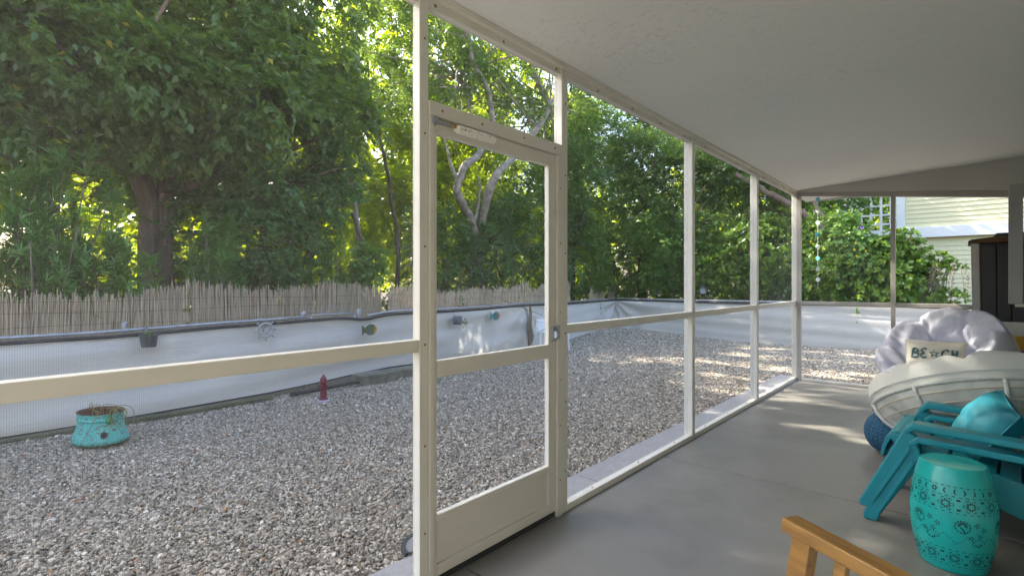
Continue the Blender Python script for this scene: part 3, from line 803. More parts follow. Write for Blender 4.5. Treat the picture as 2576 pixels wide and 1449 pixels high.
for (ya, yb, zt_, ln, lab, xx) in ((12.55, 12.95, 1.16, .28, 'leaning broken reed bundle left of the gap behind the fence corner', -8.2), (13.0, 13.45, 1.10, .05, 'short upright broken reed bundle in the middle of the fence remnants', -8.2),
                                   (13.6, 13.95, 1.16, .22, 'slanting reed bundle beside the fallen reeds', -8.2), (14.9, 15.15, 1.16, .2, 'last small reed bundle overgrown by light green vine', -8.2)):
    reed_fence(xx, ya, xx, yb, [(ya, zt_ - .03), (yb, zt_ + .02)], .012, lab, 20, zb=.5, lean=ln, wires=False)

# kerb timbers, blocks and pipe along the fence foot
kt = thing('edging_timber', (-5.98, 1.0, 0), 0, 'mossy grey edging timbers under the foot of the white fence', 'edging')
ky = [-2.4, .1, 2.6]
for i in range(2):
    MB().box(-.045, .045, ky[i] - 1.0 + .006, ky[i + 1] - 1.0 - .006, -.1, -.012).build('timber', M['mossy'], kt, bevel=.01)
bp_ = MB().box(-.14, .14, -.28, .28, -.08, .075)
o = bp_.build('concrete_block', M['block'], bevel=.012, loc=(-6.0, 3.98, 0)); o.rotation_euler = (0, 0, -.05); tag(o, 'grey concrete block lying on gravel, nearest the black pipe', 'block', 'concrete blocks at the fence foot')
for y, x, lab in ((4.6, -6.08, 'middle grey concrete block lying along the fence foot'), (5.22, -6.16, 'farthest grey concrete block, its end behind the porch post')):
    c2 = link_copy(o); c2.location = (x, y, -.015); c2.rotation_euler = (0, 0, -.1); c2['label'] = lab
mb = MB().tube([(-5.86, 2.75, -.01), (-5.86, 3.2, .0), (-5.87, 3.65, .012)], .022, 8)
tag(mb.build('drain_pipe', M['black'], smooth=True), 'short black pipe on the gravel behind the hydrant', 'pipe')

# ------------------------------------------------------------------ things hanging on the fence
def fence_pt(s, z, off=.06):
    p, n_ = f1(s); return Vector((p.x + n_.x * off, p.y + n_.y * off, z)), n_
def small_leaves(center, spread, n, L_, W_, rg):
    V = []; F = []
    for i in range(n):
        c_ = Vector(center) + Vector((rg.gauss(0, 1) * spread[0], rg.gauss(0, 1) * spread[1], rg.gauss(0, 1) * spread[2]))
        d = Vector((rg.gauss(0, 1), rg.gauss(0, 1), rg.gauss(0, .7))).normalized(); s_ = d.cross(Vector((rg.gauss(0, 1), rg.gauss(0, 1), 1))).normalized()
        up = s_.cross(d) * .12 * L_
        o_ = len(V); V += [c_ - d * L_ / 2, c_ + s_ * W_ / 2 + up, c_ + d * L_ / 2, c_ - s_ * W_ / 2 + up]; F += [(o_, o_ + 1, o_ + 2), (o_, o_ + 2, o_ + 3)]
    return MB().add(V, F)
rg = random.Random(5)
p, n_ = fence_pt(5.40, .66, .13)
t = thing('hanging_pot', p, 0, 'dark grey plastic pot hung on the left fence with small succulents', 'pot')
MB().lathe([(.058, 0), (.062, .004), (.074, .11), (.084, .112), (.086, .135), (.078, .135), (.072, .11), (.0, .105)], 24, cap=False).build('pot', M['pot_grey'], t, smooth=False)
MB().box(-.09, -.078, -.012, .012, .08, .20).build('hook', M['galv'], t)
small_leaves((0, 0, .13), (.025, .025, .012), 60, .022, .012, rg).build('succulent', M['leaf_light'], t)
p, n_ = fence_pt(9.75, .60, .14)
t = thing('hanging_pot', p, 0, 'pale grey tilted pot hung on the fence with a trailing green vine', 'pot')
MB().lathe([(.055, 0), (.075, .03), (.08, .10), (.07, .14), (.06, .14), (.066, .10), (.0, .09)], 24, cap=False).build('pot', M['pot_pale'], t, smooth=True)
MB().tube([(-.1, 0, .19), (-.02, 0, .14)], .004, 6).build('hook', M['galv'], t)
v_ = small_leaves((.03, .12, .02), (.015, .05, .035), 26, .045, .03, rg); v_.tube(smooth_path([(0, .0, .13), (.04, .07, .08), (.04, .13, .0), (.04, .17, .06)], 4), .003, 5)
v_.build('vine', M['leaf_light'], t)
# ship's wheel
p, n_ = fence_pt(6.53, .745, .11)
t = thing('ship_wheel', p, 0, 'whitewashed wooden ship wheel ornament hanging on the white fence', 'ornament')
MB().tube([(0, .078 * math.cos(a), .078 * math.sin(a)) for a in np.linspace(0, 2 * PI, 32, endpoint=False)], .0135, 8, closed=True).build('rim', M['wheel'], t, smooth=True)
hub = MB().tube([(-.014, 0, 0), (.016, 0, 0)], .026, 16); hub.build('hub', M['wheel'], t)
for k in range(8):
    a = k * PI / 4 + .05; c_, s_ = math.cos(a), math.sin(a)
    MB().tube([(0, c_ * .026, s_ * .026), (0, c_ * .06, s_ * .06), (0, c_ * .09, s_ * .09), (0, c_ * .098, s_ * .098), (0, c_ * .112, s_ * .112), (0, c_ * .125, s_ * .125)], [.005, .006, .006, .009, .009, .005], 8).build('spoke', M['wheel'], t, smooth=True)
MB().tube([(0, 0, .12), (0, 0, .17)], .0015, 4).build('string', M['twig'], t)
# fish plaques
def fish(s, z, size, body, face, lab, off=.14):
    p, n_ = fence_pt(s, z, off)
    t = thing('fish_plaque', p, math.atan2(n_.y, n_.x), lab, 'ornament')
    out = []
    for a in np.linspace(.32, 2 * PI - .32, 28):       # body oval, nose to +y
        out.append((-math.cos(a) * -1 * 0, 0))
    B = [(size * .62 * math.cos(a) * .82, size * .40 * math.sin(a)) for a in np.linspace(-2.55, 2.55, 30)]
    tail = [(-size * .58, size * .16), (-size * .80, size * .38), (-size * .80, -size * .38), (-size * .58, -size * .16)]
    MB().prism(B + tail, 0, .014, 'x').build('body', body, t, bevel=.002)
    Fc = [(size * .53 * math.cos(a) * .98, size * .345 * math.sin(a)) for a in np.linspace(-.95, .95, 12)]
    MB().prism(Fc + [(size * .24, size * .18), (size * .24, -size * .18)], .0145, .018, 'x').build('face', face, t)
    ey = MB().lathe([(.008, 0), (.006, .003)], 10).build('eye', M['black'], t); ey.rotation_euler = (0, PI / 2, 0); ey.location = (.0185, size * .38, size * .08)
    for k, yy in enumerate((-.30, -.12, .06)):
        MB().box(.0145, .0165, size * yy - .004, size * yy + .004, -size * .28, size * .28).build('painted_stripe', M['fish_green'] if body is M['fish_dark'] else M['fish_dark'], t)
    MB().tube([(.005, 0, size * .38), (-.02, 0, size * .38 + .07)], .0012, 4).build('string', M['twig'], t)
fish(7.95, .65, .185, M['fish_dark'], M['fish_yellow'], 'dark green fish plaque with a yellow face hung below the gate')
fish(10.8, .69, .195, M['fish_green'], M['fish_red'], 'teal green fish plaque with a red face near the dark tear')
# leaning stick by the tear and small vines over the fence
tag(MB().tube([(-6.75, 7.3, .97), (-6.55, 8.35, .62)], .006, 6).build('bamboo_stick', M['twig']), 'thin pale stick poking over the fence beside the tear', 'stick')
def vine(x, y, z, ln, n, lab, m='leaf_light', L_=.06):
    t = thing('vine', (x, y, z), 0, lab, 'plant')
    pts = [(0, 0, 0)]
    for i in range(6): pts.append((pts[-1][0] + rg.gauss(0, .012), pts[-1][1] + rg.gauss(0, .03), -ln * (i + 1) / 6))
    MB().tube(pts, .002, 4).build('stem', M['twig'], t)
    small_leaves((.01, 0, -ln / 2), (.012, .035, ln / 3), n, L_, L_ * .75, rg).build('leaves', M[m], t)
vine(-6.60, 8.75, .80, .25, 7, 'sparse green vine with a few leaves right of the dark tear')
vine(-6.93, 11.2, .84, .3, 12, 'short green vine trailing over the fence near its corner')
vine(-4.9, 11.88, .84, .22, 8, 'tiny vine sprig hanging over the back fence behind the second screen bay')
vine(-1.62, 12.15, .84, .25, 24, 'green vine sprig hanging over the back fence beyond the end screen', L_=.05)
vine(-7.7, 3.05, 1.15, .35, 12, 'green ivy sprig on the reeds above the ship wheel')
vine(-7.6, 2.2, 1.15, .3, 8, 'green ivy leaves on the reeds above the dark pot')
vine(-7.8, 7.25, 1.15, .6, 40, 'bright green vine growing up at the gap between the reed screens')
vine(-8.05, 15.0, 1.25, .6, 60, 'light green vine covering the last reed bundle', L_=.07)

# ------------------------------------------------------------------ things standing in the yard
# hydrant
hp = (-5.40, 2.91, -.045)
t = thing('fire_hydrant', hp, .6, 'small faded red fire hydrant ornament on the gravel', 'hydrant'); t.scale = (.86, .86, .86)
MB().lathe([(.080, 0), (.082, .02), (.078, .03), (.0, .03)], 12).build('base', M['hydrant_base'], t)
MB().lathe([(.062, .03), (.062, .045), (.043, .05), (.040, .10), (.040, .175), (.045, .18), (.045, .19), (.040, .195), (.039, .245), (.046, .25)], 20).build('barrel', M['hydrant_red'], t, smooth=False)
MB().lathe([(.053, .25), (.055, .262), (.046, .268), (.043, .29), (.032, .315), (.014, .33), (.012, .35), (.007, .352)], 20).build('bonnet', M['hydrant_red'], t)
for a in (0, PI):
    MB().tube([(math.cos(a) * .03, math.sin(a) * .03, .205), (math.cos(a) * .052, math.sin(a) * .052, .205), (math.cos(a) * .053, math.sin(a) * .053, .205), (math.cos(a) * .062, math.sin(a) * .062, .205)], [.016, .016, .021, .019], 10).build('nozzle', M['hydrant_red'], t)
MB().tube([(.0, -.03, .205), (0, -.056, .205), (0, -.057, .205), (0, -.068, .205)], [.02, .02, .026, .023], 12).build('nozzle', M['hydrant_red'], t)
# verdigris hose pot
t = thing('planter', (-5.40, .93, -.03), .35, 'oval verdigris metal planter with rusty inside and side hole', 'planter'); t.scale = (.76, .76, .84)
prof = [(.0, .0), (.27, 0), (.292, .015), (.298, .04), (.285, .07), (.268, .11), (.252, .15), (.243, .19), (.240, .225), (.245, .228), (.245, .238), (.241, .242), (.243, .28), (.248, .296)]
def oval(r_, z, a, k=.78): return (r_ * math.cos(a), r_ * k * math.sin(a), z)
body = MB().grid(lambda u, v: oval(*[float(np.interp(v * (len(prof) - 1), range(len(prof)), [q[i] for q in prof])) for i in (0, 1)], 2 * PI * u), 56, 27, cu=True)
body.build('shell', M['patina'], t, smooth=True)
inn = [(.247, .2965), (.240, .297), (.234, .24), (.24, .15), (.26, .04), (.0, .035)]
MB().grid(lambda u, v: oval(*[float(np.interp(v * 5, range(6), [q[i] for q in inn])) for i in (0, 1)], 2 * PI * u), 56, 16, cu=True).build('liner', M['rust_in'], t, smooth=True)
MB().tube([oval(.246, .298, a) for a in np.linspace(0, 2 * PI, 56, endpoint=False)], .0045, 6, closed=True).build('rolled_rim', M['rust_in'], t, smooth=True)
MB().tube([oval(.2405 + .005, .233, a) for a in np.linspace(0, 2 * PI, 56, endpoint=False)], .004, 6, closed=True).build('band', M['patina'], t, smooth=True)
ah = -.52
hx, hy, hz = oval(.272, .10, ah)
nrm = Vector((math.cos(ah), math.sin(ah) / .78, .35)).normalized()
o = MB().lathe([(.0, .004), (.030, .004), (.034, -.008), (.0, -.008)], 18).build('hose_hole_disc', M['black'], t); o.location = (hx, hy, hz); o.rotation_euler = nrm.to_track_quat('Z', 'Y').to_euler()  # solid black disc standing for the shade inside the opening
mb = MB()
for k in range(15):
    a = rg.gauss(.2, .5) if k % 3 else rg.gauss(2.6, .4); r0 = .15; r1 = rg.uniform(.24, .36)
    z1 = rg.uniform(.05, .26)
    mb.tube(smooth_path([oval(r0, .22, a), oval(r0 * 1.25, rg.uniform(.31, .35), a + rg.gauss(0, .2)), oval(r1 * .95, rg.uniform(.26, .32), a + rg.gauss(0, .3)), oval(r1, z1, a + rg.gauss(0, .3))], 4), .0035, 4)
mb.build('dead_leaves', mat('straw_leaves', (.30, .22, .09), .8, (.16, .20, .05), 12), t)
bz = thing('bird_ornament', (hx * 1.0 - 5.40, hy + .93 + .16, .19), 0, 'tiny shiny green bird ornament clipped to the planter', 'ornament')
bz.location = Vector((-5.40, .93, -.03)) + Matrix.Rotation(.35, 3, 'Z') @ Vector((.246 * math.cos(-.30) + .02, .19 * math.sin(-.30), .265)) * .74
MB().lathe([(.0, -.03), (.016, -.026), (.024, -.01), (.022, .01), (.012, .022), (.013, .03), (.015, .04), (.010, .05), (.0, .053)], 14, cap=False).build('body', M['green_glass'], bz, smooth=True)
MB().tube([(.012, 0, .036), (.026, 0, .034)], [.004, .001], 6).build('beak', M['rust'], bz)
# handle of something blue at the far left
t = thing('wheelbarrow', (-5.3, .02, 0), 0, 'blue wheelbarrow whose black handle enters at the left edge', 'wheelbarrow')
MB().tube(smooth_path([(-.5, -.75, .42), (-.1, -.45, .48), (.05, -.15, .50), (.06, .02, .49)], 5), .013, 8).build('shaft', M['blue_paint'], t, smooth=True)
MB().tube(smooth_path([(.06, .02, .49), (.07, .10, .495), (.07, .17, .53), (.07, .215, .58)], 5), [.019] * 16, 10).build('handle', M['black'], t, smooth=True)
MB().prism([(-.9, .62), (.0, .62), (-.15, .28), (-.7, .28)], -.95, -.35, 'y').build('tray', M['blue_paint'], t, bevel=.02)
MB().tube([(-.45, -.66, .26), (-.45, -.54, .26)], .17, 20).build('wheel', M['black'], t)
for yy in (-.9, -.4): MB().tube([(-.3, yy, .3), (-.1, yy, -.05)], .012, 6).build('leg', M['blue_paint'], t)
# doormat outside by the door post
t = thing('doormat', (-1.99, 1.66, -.006), 0, 'small half round grey mat with thick black rim beside the first porch post', 'mat'); t.scale = (.5, .5, .6)
mb = MB(); A = np.linspace(PI / 2, 3 * PI / 2, 24)
mb.prism([(.24 * math.cos(a), .30 * math.sin(a)) for a in A], -.014, .004, 'z').build('pile', M['mat_grey'], t)
mb = MB(); V = []; F = []
for a in A:
    for rr, z in ((.238, -.016), (.238, .008), (.285, .008), (.285, -.016)): V.append((rr * math.cos(a), (rr + .06) * math.sin(a), z))
for i in range(len(A) - 1):
    for k in range(4): F.append((i * 4 + k, i * 4 + (k + 1) % 4, i * 4 + 4 + (k + 1) % 4, i * 4 + 4 + k))
mb.add(V, F).build('rim', M['black'], t)
# white chair seen past the door stile
t = thing('garden_chair', (-5.95, 7.95, -.03), .3, 'white plastic garden chair by the fence, mostly behind the door frame', 'chair')
MB().box(-.22, .22, -.2, .24, .36, .39).build('seat', M['white_plastic'], t, bevel=.01)
for x in (-.2, .2):
    for y in (-.18, .22): MB().tube([(x, y, .36), (x * 1.12, y * 1.12, 0)], [.022, .018], 8).build('leg', M['white_plastic'], t)
MB().grid(lambda u, v: (-.24 - .04 * v, -.22 + .44 * u, .39 + .22 * v + .02 * math.sin(u * PI)), 8, 6).build('backrest', M['white_plastic'], t)
MB().tube([(-.28, -.24, .37), (-.26, -.24, .60), (.15, -.24, .55)], .02, 8).build('armrest', M['white_plastic'], t)
# hanging lantern in the hedge
t = thing('lantern', (-5.0, 13.0, 1.02), .2, 'small weathered lantern bird feeder hanging in the hedge', 'lantern')
MB().prism([(-.09, .13), (.09, .13), (.0, .21)], -.09, .09, 'y').build('roof', M['lantern'], t)
MB().box(-.06, .06, -.06, .06, .01, .13).build('pane', M['lantern_glass'], t)
MB().box(-.08, .08, -.08, .08, -.01, .01).build('tray', M['lantern'], t)
MB().tube([(0, 0, .2), (0, 0, .7)], .002, 4).build('wire', M['galv'], t)
# chimes of discs at the end eave
t = thing('disc_chime', (-1.50, 7.95, 2.52), 0, 'string of round shell discs, white and turquoise, hanging from the eave', 'wind chime')
MB().tube([(0, 0, 0.03), (0, 0, -1.30)], .002, 5).build('cord', M['shell'], t)
for k, z in enumerate((-.10, -.26, -.42, -.58, -.74, -.90, -1.05, -1.19)):
    o = MB().lathe([(.0, -.002), (.024, -.002), (.027, 0), (.024, .002), (.0, .002)], 20).build('disc', M['shell_blue'] if k in (0, 3, 5) else M['shell'], t)
    o.location = (0, 0, z); o.rotation_euler = (PI / 2, 0, rg.uniform(-.5, .5))
mb = MB()
for k in range(26): mb.lathe([(.0, -.006), (.006, 0), (.0, .006)], 6, (0, 0, -.06 - k * .048), cap=False)
mb.build('beads', M['white_plastic'], t)
# leaves fallen on the gravel
V = MB()
for k in range(46):
    x = rg.uniform(-5.8, -2.1); y = rg.uniform(.3, 9); a = rg.uniform(0, 6.28); z = float(gz(x, y)) + .022; l_ = rg.uniform(.018, .03)
    d = Vector((math.cos(a), math.sin(a), rg.uniform(-.1, .2))); s_ = Vector((-math.sin(a), math.cos(a), rg.uniform(-.2, .2))) * .5
    c_ = Vector((x, y, z)); V.add([c_ - d * l_, c_ + s_ * l_, c_ + d * l_ + Vector((0, 0, .006)), c_ - s_ * l_], [(0, 1, 2, 3)])
tag(V.build('fallen_leaves', M['brown_leaf']), 'scattered brown and orange leaves fallen on the gravel', 'leaves', kind='stuff')
# ------------------------------------------------------------------ foliage
S3 = np.array(SUN)
_w = rng.normal(0, 1, (9, 3)); _ph = rng.uniform(0, 6.28, 9)
def noise(p, f=1.0, o=0):
    s = 0
    for i in range(9):
        s = s + np.sin(p @ (_w[(i + o) % 9] * f * (1 + .25 * i)) + _ph[i] + o)
    return s / 3.0
def lets_sun(p):
    """True where foliage is kept; gaps are cut along the sun direction to place patches of light"""
    q = p - S3 * ((p[:, 2]) / S3[2])[:, None]
    n = np.sin(q[:, 1] * 5.2 + .5 * np.sin(q[:, 0] * 1.1)) + .8 * np.sin(q[:, 1] * 11.3 + q[:, 0] * .8 + 1) + .6 * np.sin(q[:, 0] * 1.9 + q[:, 1] * .7)
    yard = (q[:, 0] > -3.6) & (q[:, 0] < 1.0) & (q[:, 1] > 7.9) & (q[:, 1] < 11.6) & (n > np.where(q[:, 0] < -2.0, .55, -.15))
    porch = (q[:, 0] > -1.6) & (q[:, 0] < .2) & (q[:, 1] > 4.2) & (q[:, 1] < 7.5) & (n + .9 * np.sin(q[:, 0] * 4.3 + q[:, 1] * 2.1) > 1.25)
    mid = (q[:, 0] > -5) & (q[:, 0] < -1.9) & (q[:, 1] > 4.5) & (q[:, 1] < 7.9) & (n > 1.5)
    chair = False & (q[:, 0] > -.4) & (q[:, 0] < .8) & (q[:, 1] > 3.8) & (q[:, 1] < 6.0) & (n > .9)
    # neighbour's wall
    t = (p[:, 1] - 17.1) / S3[1]
    w = p - S3 * t[:, None]
    n2 = np.sin(w[:, 0] * 2.3 + w[:, 2] * 3.0) + np.sin(w[:, 0] * 5.1 - w[:, 2] * 4 + 2)
    wall = (w[:, 0] > -2.4) & (w[:, 0] < 4) & (w[:, 2] > 2.2) & (w[:, 2] < 5) & (n2 > -.4) & (t < 0)
    back = (q[:, 0] > -3.5) & (q[:, 0] < 1.5) & (q[:, 1] > 11.6) & (q[:, 1] < 15.5) & (n > .3) & (p[:, 2] > 3.2)
    return ~(yard | porch | mid | chair | wall | back)
def unit(a): return a / (np.linalg.norm(a, axis=-1, keepdims=True) + 1e-9)
def leaf_mesh(name, base, d, nrm, Ln, Wn, v, m, parent, shape='rhomb'):
    """base (n,3), d unit direction, nrm approx normal"""
    n = len(base)
    s = unit(np.cross(d, nrm)); up = np.cross(s, d)
    Ln = Ln[:, None]; Wn = Wn[:, None]
    if shape == 'rhomb':
        P = np.stack([base, base + d * Ln * .42 + s * Wn * .5 + up * Wn * .12, base + d * Ln - up * Ln * .06, base + d * Ln * .42 - s * Wn * .5 + up * Wn * .12], 1)
        F = np.array([[0, 1, 2], [0, 2, 3]])
    else:      # broad oval leaf
        P = np.stack([base, base + d * Ln * .35 + s * Wn * .36 + up * Wn * .08, base + d * Ln * .72 + s * Wn * .5 + up * Wn * .1, base + d * Ln,
                      base + d * Ln * .72 - s * Wn * .5 + up * Wn * .1, base + d * Ln * .35 - s * Wn * .36 + up * Wn * .08], 1)
        F = np.array([[0, 1, 2], [0, 2, 3], [0, 3, 4], [0, 4, 5]])
    k = P.shape[1]; nf = len(F)
    if parent is not None:
        P = P - np.array(parent.location)[None, None, :]
    faces = (F[None] + (np.arange(n) * k)[:, None, None]).reshape(-1, 3)
    me = bpy.data.meshes.new(name)
    me.vertices.add(n * k); me.vertices.foreach_set('co', P.astype(np.float32).ravel())
    me.loops.add(len(faces) * 3); me.loops.foreach_set('vertex_index', faces.astype(np.int32).ravel())
    me.polygons.add(len(faces)); me.polygons.foreach_set('loop_start', (np.arange(len(faces)) * 3).astype(np.int32))
    me.update(calc_edges=True)
    a = me.attributes.new('v', 'FLOAT', 'FACE'); a.data.foreach_set('value', np.repeat(v, nf).astype(np.float32))
    me.materials.append(M[m])
    o = bpy.data.objects.new(name, me); COL.objects.link(o); o.parent = parent
    return o
LEAFCOUNT = [0]
CAMP = np.array([0, 0, 1.28])
def sample_blobs(blobs, dens, front=.72, thr=-1.1, nf=1.6):
    out = []; dirs = []
    for b in blobs:
        c = np.array(b[:3]); r = np.array(b[3:6]); area = 4 * PI * ((r[0] * r[1] + r[0] * r[2] + r[1] * r[2]) / 3)
        n = int(area * dens * (b[6] if len(b) > 6 else 1))
        u = unit(rng.normal(0, 1, (n * 2, 3)))
        tocam = unit(CAMP - c); tocam = unit(tocam + np.array([0, 0, .35]))
        k = ((u * r) @ tocam / r.mean() > -.25) | (rng.random(n * 2) > front)
        u = u[k][:n]
        rad = 1 - np.abs(rng.normal(0, .20, len(u)))
        rad *= 1 + .26 * noise(u * 2.2 + c, 1.3)
        p = c + u * r * rad[:, None]
        out.append(p); dirs.append(unit(u / r))
    p = np.vstack(out); d = np.vstack(dirs)
    k = noise(p, nf, 3) > thr
    k &= lets_sun(p) & (p[:, 2] > .1)
    return p[k], d[k]
def keep_out(p):     # the yard stays free of foliage
    return ~((p[:, 0] > -7.0) & (p[:, 1] < 12.45) & (p[:, 2] < 12))
def twigs(name, parent, p, d, k, tl, L_, W_, m, droop=.35, shape='rhomb', vb=0, outw=.8):
    n = len(p)
    axis = unit(d * outw + rng.normal(0, .45, (n, 3)) + np.array([0, 0, .15 - droop * .4]))
    side = unit(np.cross(axis, np.array([0, 0, 1.0]) + rng.normal(0, .25, (n, 3))))
    t = (np.arange(k) + .5) / k
    sgn = np.where(np.arange(k) % 2, 1, -1)
    base = p[:, None] + axis[:, None] * ((t - .5) * tl)[None, :, None] + np.array([0, 0, -1]) * (t ** 2 * tl * droop * .5)[None, :, None]
    dd = axis[:, None] * .55 + side[:, None] * sgn[None, :, None] * .8 + rng.normal(0, .33, (n, k, 3)) + np.array([0, 0, -droop])
    dd = unit(dd).reshape(-1, 3); base = base.reshape(-1, 3)
    nn = unit(np.array([0, 0, 1.0]) + rng.normal(0, .42, dd.shape) + .25 * unit(CAMP - base))
    sz = np.exp(rng.normal(0, .30, len(dd)))
    v = np.clip(np.repeat(rng.random(n), k) * .5 + rng.random(n * k) * .5 + vb, 0, .94); v = np.where(rng.random(len(v)) < .008, 1.0, v)
    kk = keep_out(base)
    LEAFCOUNT[0] += kk.sum()
    o = leaf_mesh(name, base[kk], dd[kk], nn[kk], (L_ * sz)[kk], (W_ * sz)[kk], v[kk], m, parent, shape)
    o['kind'] = 'stuff'
    return o
def whorls(name, parent, p, ax, k, L_, W_, m, open_=.9, shape='rhomb', stem=.1, vb=0):
    n = len(p)
    a = unit(np.cross(ax, np.array([.3, .2, 1.0]))); b = np.cross(ax, a)
    th = rng.uniform(0, 2 * PI, (n, k)); up = rng.uniform(-.1, 1, (n, k))
    rad = a[:, None] * np.cos(th)[..., None] + b[:, None] * np.sin(th)[..., None]
    dd = unit(rad * open_ + ax[:, None] * (.25 + up[..., None] * .75) + rng.normal(0, .1, (n, k, 3)))
    base = p[:, None] + ax[:, None] * (up[..., None] * stem)
    dd = dd.reshape(-1, 3); base = base.reshape(-1, 3)
    nn = unit(np.repeat(ax, k, 0) + rng.normal(0, .25, dd.shape))
    sz = np.exp(rng.normal(0, .15, len(dd)))
    v = np.clip(np.repeat(rng.random(n), k) * .6 + rng.random(n * k) * .4 + vb, 0, .94); v = np.where(rng.random(len(v)) < .006, 1.0, v)
    kk = keep_out(base); LEAFCOUNT[0] += kk.sum()
    o = leaf_mesh(name, base[kk], dd[kk], nn[kk], (L_ * sz)[kk], (W_ * sz)[kk], v[kk], m, parent, shape); o['kind'] = 'stuff'
    return o
def limb(parent, pts, r0, r1, m, name='limb', n=10, wob=.02):
    Lc = Vector(parent.location); P_ = smooth_path(pts, 8)
    P_ = [Vector(q) - Lc + Vector((random.gauss(0, wob), random.gauss(0, wob), 0)) for q in P_]
    rr = [lerp(r0, r1, (i / (len(P_) - 1)) ** .8) * random.uniform(.94, 1.07) for i in range(len(P_))]
    return MB().tube(P_, rr, n).build(name, m, parent, smooth=True)
def branch_set(parent, root, blobs, r, m, per=5, name='branch'):
    mb = MB(); Lc = Vector(parent.location)
    for b in blobs:
        c = Vector(b[:3])
        for k in range(per):
            rt = Vector(root).lerp(c, random.uniform(0, .5)) + Vector((random.gauss(0, .1), random.gauss(0, .2), random.uniform(-.7, .1))) * (1 if k else 0)
            e = c + Vector((random.gauss(0, .5) * b[3], random.gauss(0, .5) * b[4], random.gauss(0, .5) * b[5]))
            mid = rt.lerp(e, .5) + Vector((random.gauss(0, .25), random.gauss(0, .25), random.gauss(.1, .2)))
            P_ = [Vector(q) - Lc for q in smooth_path([rt, mid, e], 6)]
            if any((q + Lc).x > -6.6 and (q + Lc).y < 12.4 for q in P_): continue
            mb.tube(P_, [lerp(r, .008, i / (len(P_) - 1)) for i in range(len(P_))], 6)
    if mb.v: 
        o = mb.build('branches', m, parent, smooth=True); o['kind'] = 'stuff'; return o

# 1. the big fig with the fluted trunk
T = thing('fig_tree', (-9.4, 2.35, -.1), 0, 'big fig tree with thick fluted grey brown trunk on the left', 'tree')
def trunk_fn(cx, cy, pts, rad, ph, fl):
    def fn(u, v):
        i = v * (len(pts) - 1); k = min(int(i), len(pts) - 2); t = i - k; t = t * t * (3 - 2 * t)
        x = lerp(pts[k][0], pts[k + 1][0], t); y = lerp(pts[k][1], pts[k + 1][1], t); z = lerp(pts[k][2], pts[k + 1][2], i - k)
        r_ = lerp(rad[k], rad[k + 1], t); a = 2 * PI * u
        r_ *= 1 + fl * math.sin(3 * a + ph + z * .5) + fl * .6 * math.sin(7 * a - ph + z * .8) + .03 * math.sin(17 * a + z * 3)
        return (x - T.location.x + r_ * math.cos(a), y - T.location.y + r_ * math.sin(a), z - T.location.z)
    return fn
MB().grid(trunk_fn(0, 0, [(-9.4, 2.26, -.3), (-9.4, 2.22, .7), (-9.4, 2.20, 1.6), (-9.4, 2.22, 2.4), (-9.45, 2.08, 3.1), (-9.6, 1.75, 4.0), (-9.7, 1.3, 5.6)], [.27, .155, .12, .125, .15, .12, .08], .4, .12), 44, 60, cu=True).build('trunk', M['fig_bark'], T, smooth=True)
MB().grid(trunk_fn(0, 0, [(-9.45, 2.50, -.3), (-9.42, 2.43, .8), (-9.42, 2.39, 1.7), (-9.45, 2.41, 2.5), (-9.5, 2.46, 3.2), (-9.5, 2.7, 4.3), (-9.5, 2.9, 6)], [.26, .15, .11, .115, .13, .10, .07], 2.1, .16), 44, 60, cu=True).build('trunk', M['fig_bark'], T, smooth=True)
figb = [(-9.6, 1.6, 6.6, 2.6, 3.2, 2.0), (-7.9, .9, 4.0, 1.1, 1.7, .75, 1.3), (-7.9, 2.9, 4.15, 1.0, 1.1, .75, 1.3), (-8.7, 2.6, 3.5, .6, .8, .45, 1.2), (-9.2, 1.2, 3.5, .6, .9, .5, 1.1), (-8.0, 4.6, 4.15, .6, .8, .45, 1.1), (-7.75, .2, 3.15, .45, .6, .35), (-7.8, 3.1, 3.45, .45, .5, .3), (-8.3, 1.95, 3.25, .4, .5, .32), (-8.5, -1.4, 4.6, 1.5, 1.6, 1.5), (-8.9, 4.2, 6.1, 1.3, 1.4, 1.3, .75), (-9.6, 5.8, 7.6, 1.1, 1.4, .8, .35), (-9.3, 4.5, 8.4, 1.4, 1.8, .7, .9),  # last blob here added high up to shade the farther papasan cushion
        (-8.6, 2.3, 5.2, 1.5, 1.9, .9, 1.2), (-8.6, .5, 5.4, 1.5, 1.6, 1.0), (-8.9, 4.6, 4.7, .9, 1.1, .7)]
p, d = sample_blobs(figb, 52, thr=-1.0)
twigs('crown', T, p, d, 14, .36, .098, .050, 'leaf_fig', droop=.45)
branch_set(T, (-9.5, 2.2, 3.4), figb, .07, M['fig_bark'], 4)
limb(T, [(-9.4, 2.1, 3.2), (-8.9, 1.5, 3.9), (-8.2, .9, 4.3), (-7.7, .3, 4.4)], .05, .02, M['pale_bark'])
limb(T, [(-9.4, 2.5, 3.3), (-8.9, 3.3, 4.1), (-8.5, 4.0, 4.4)], .06, .015, M['pale_bark'])

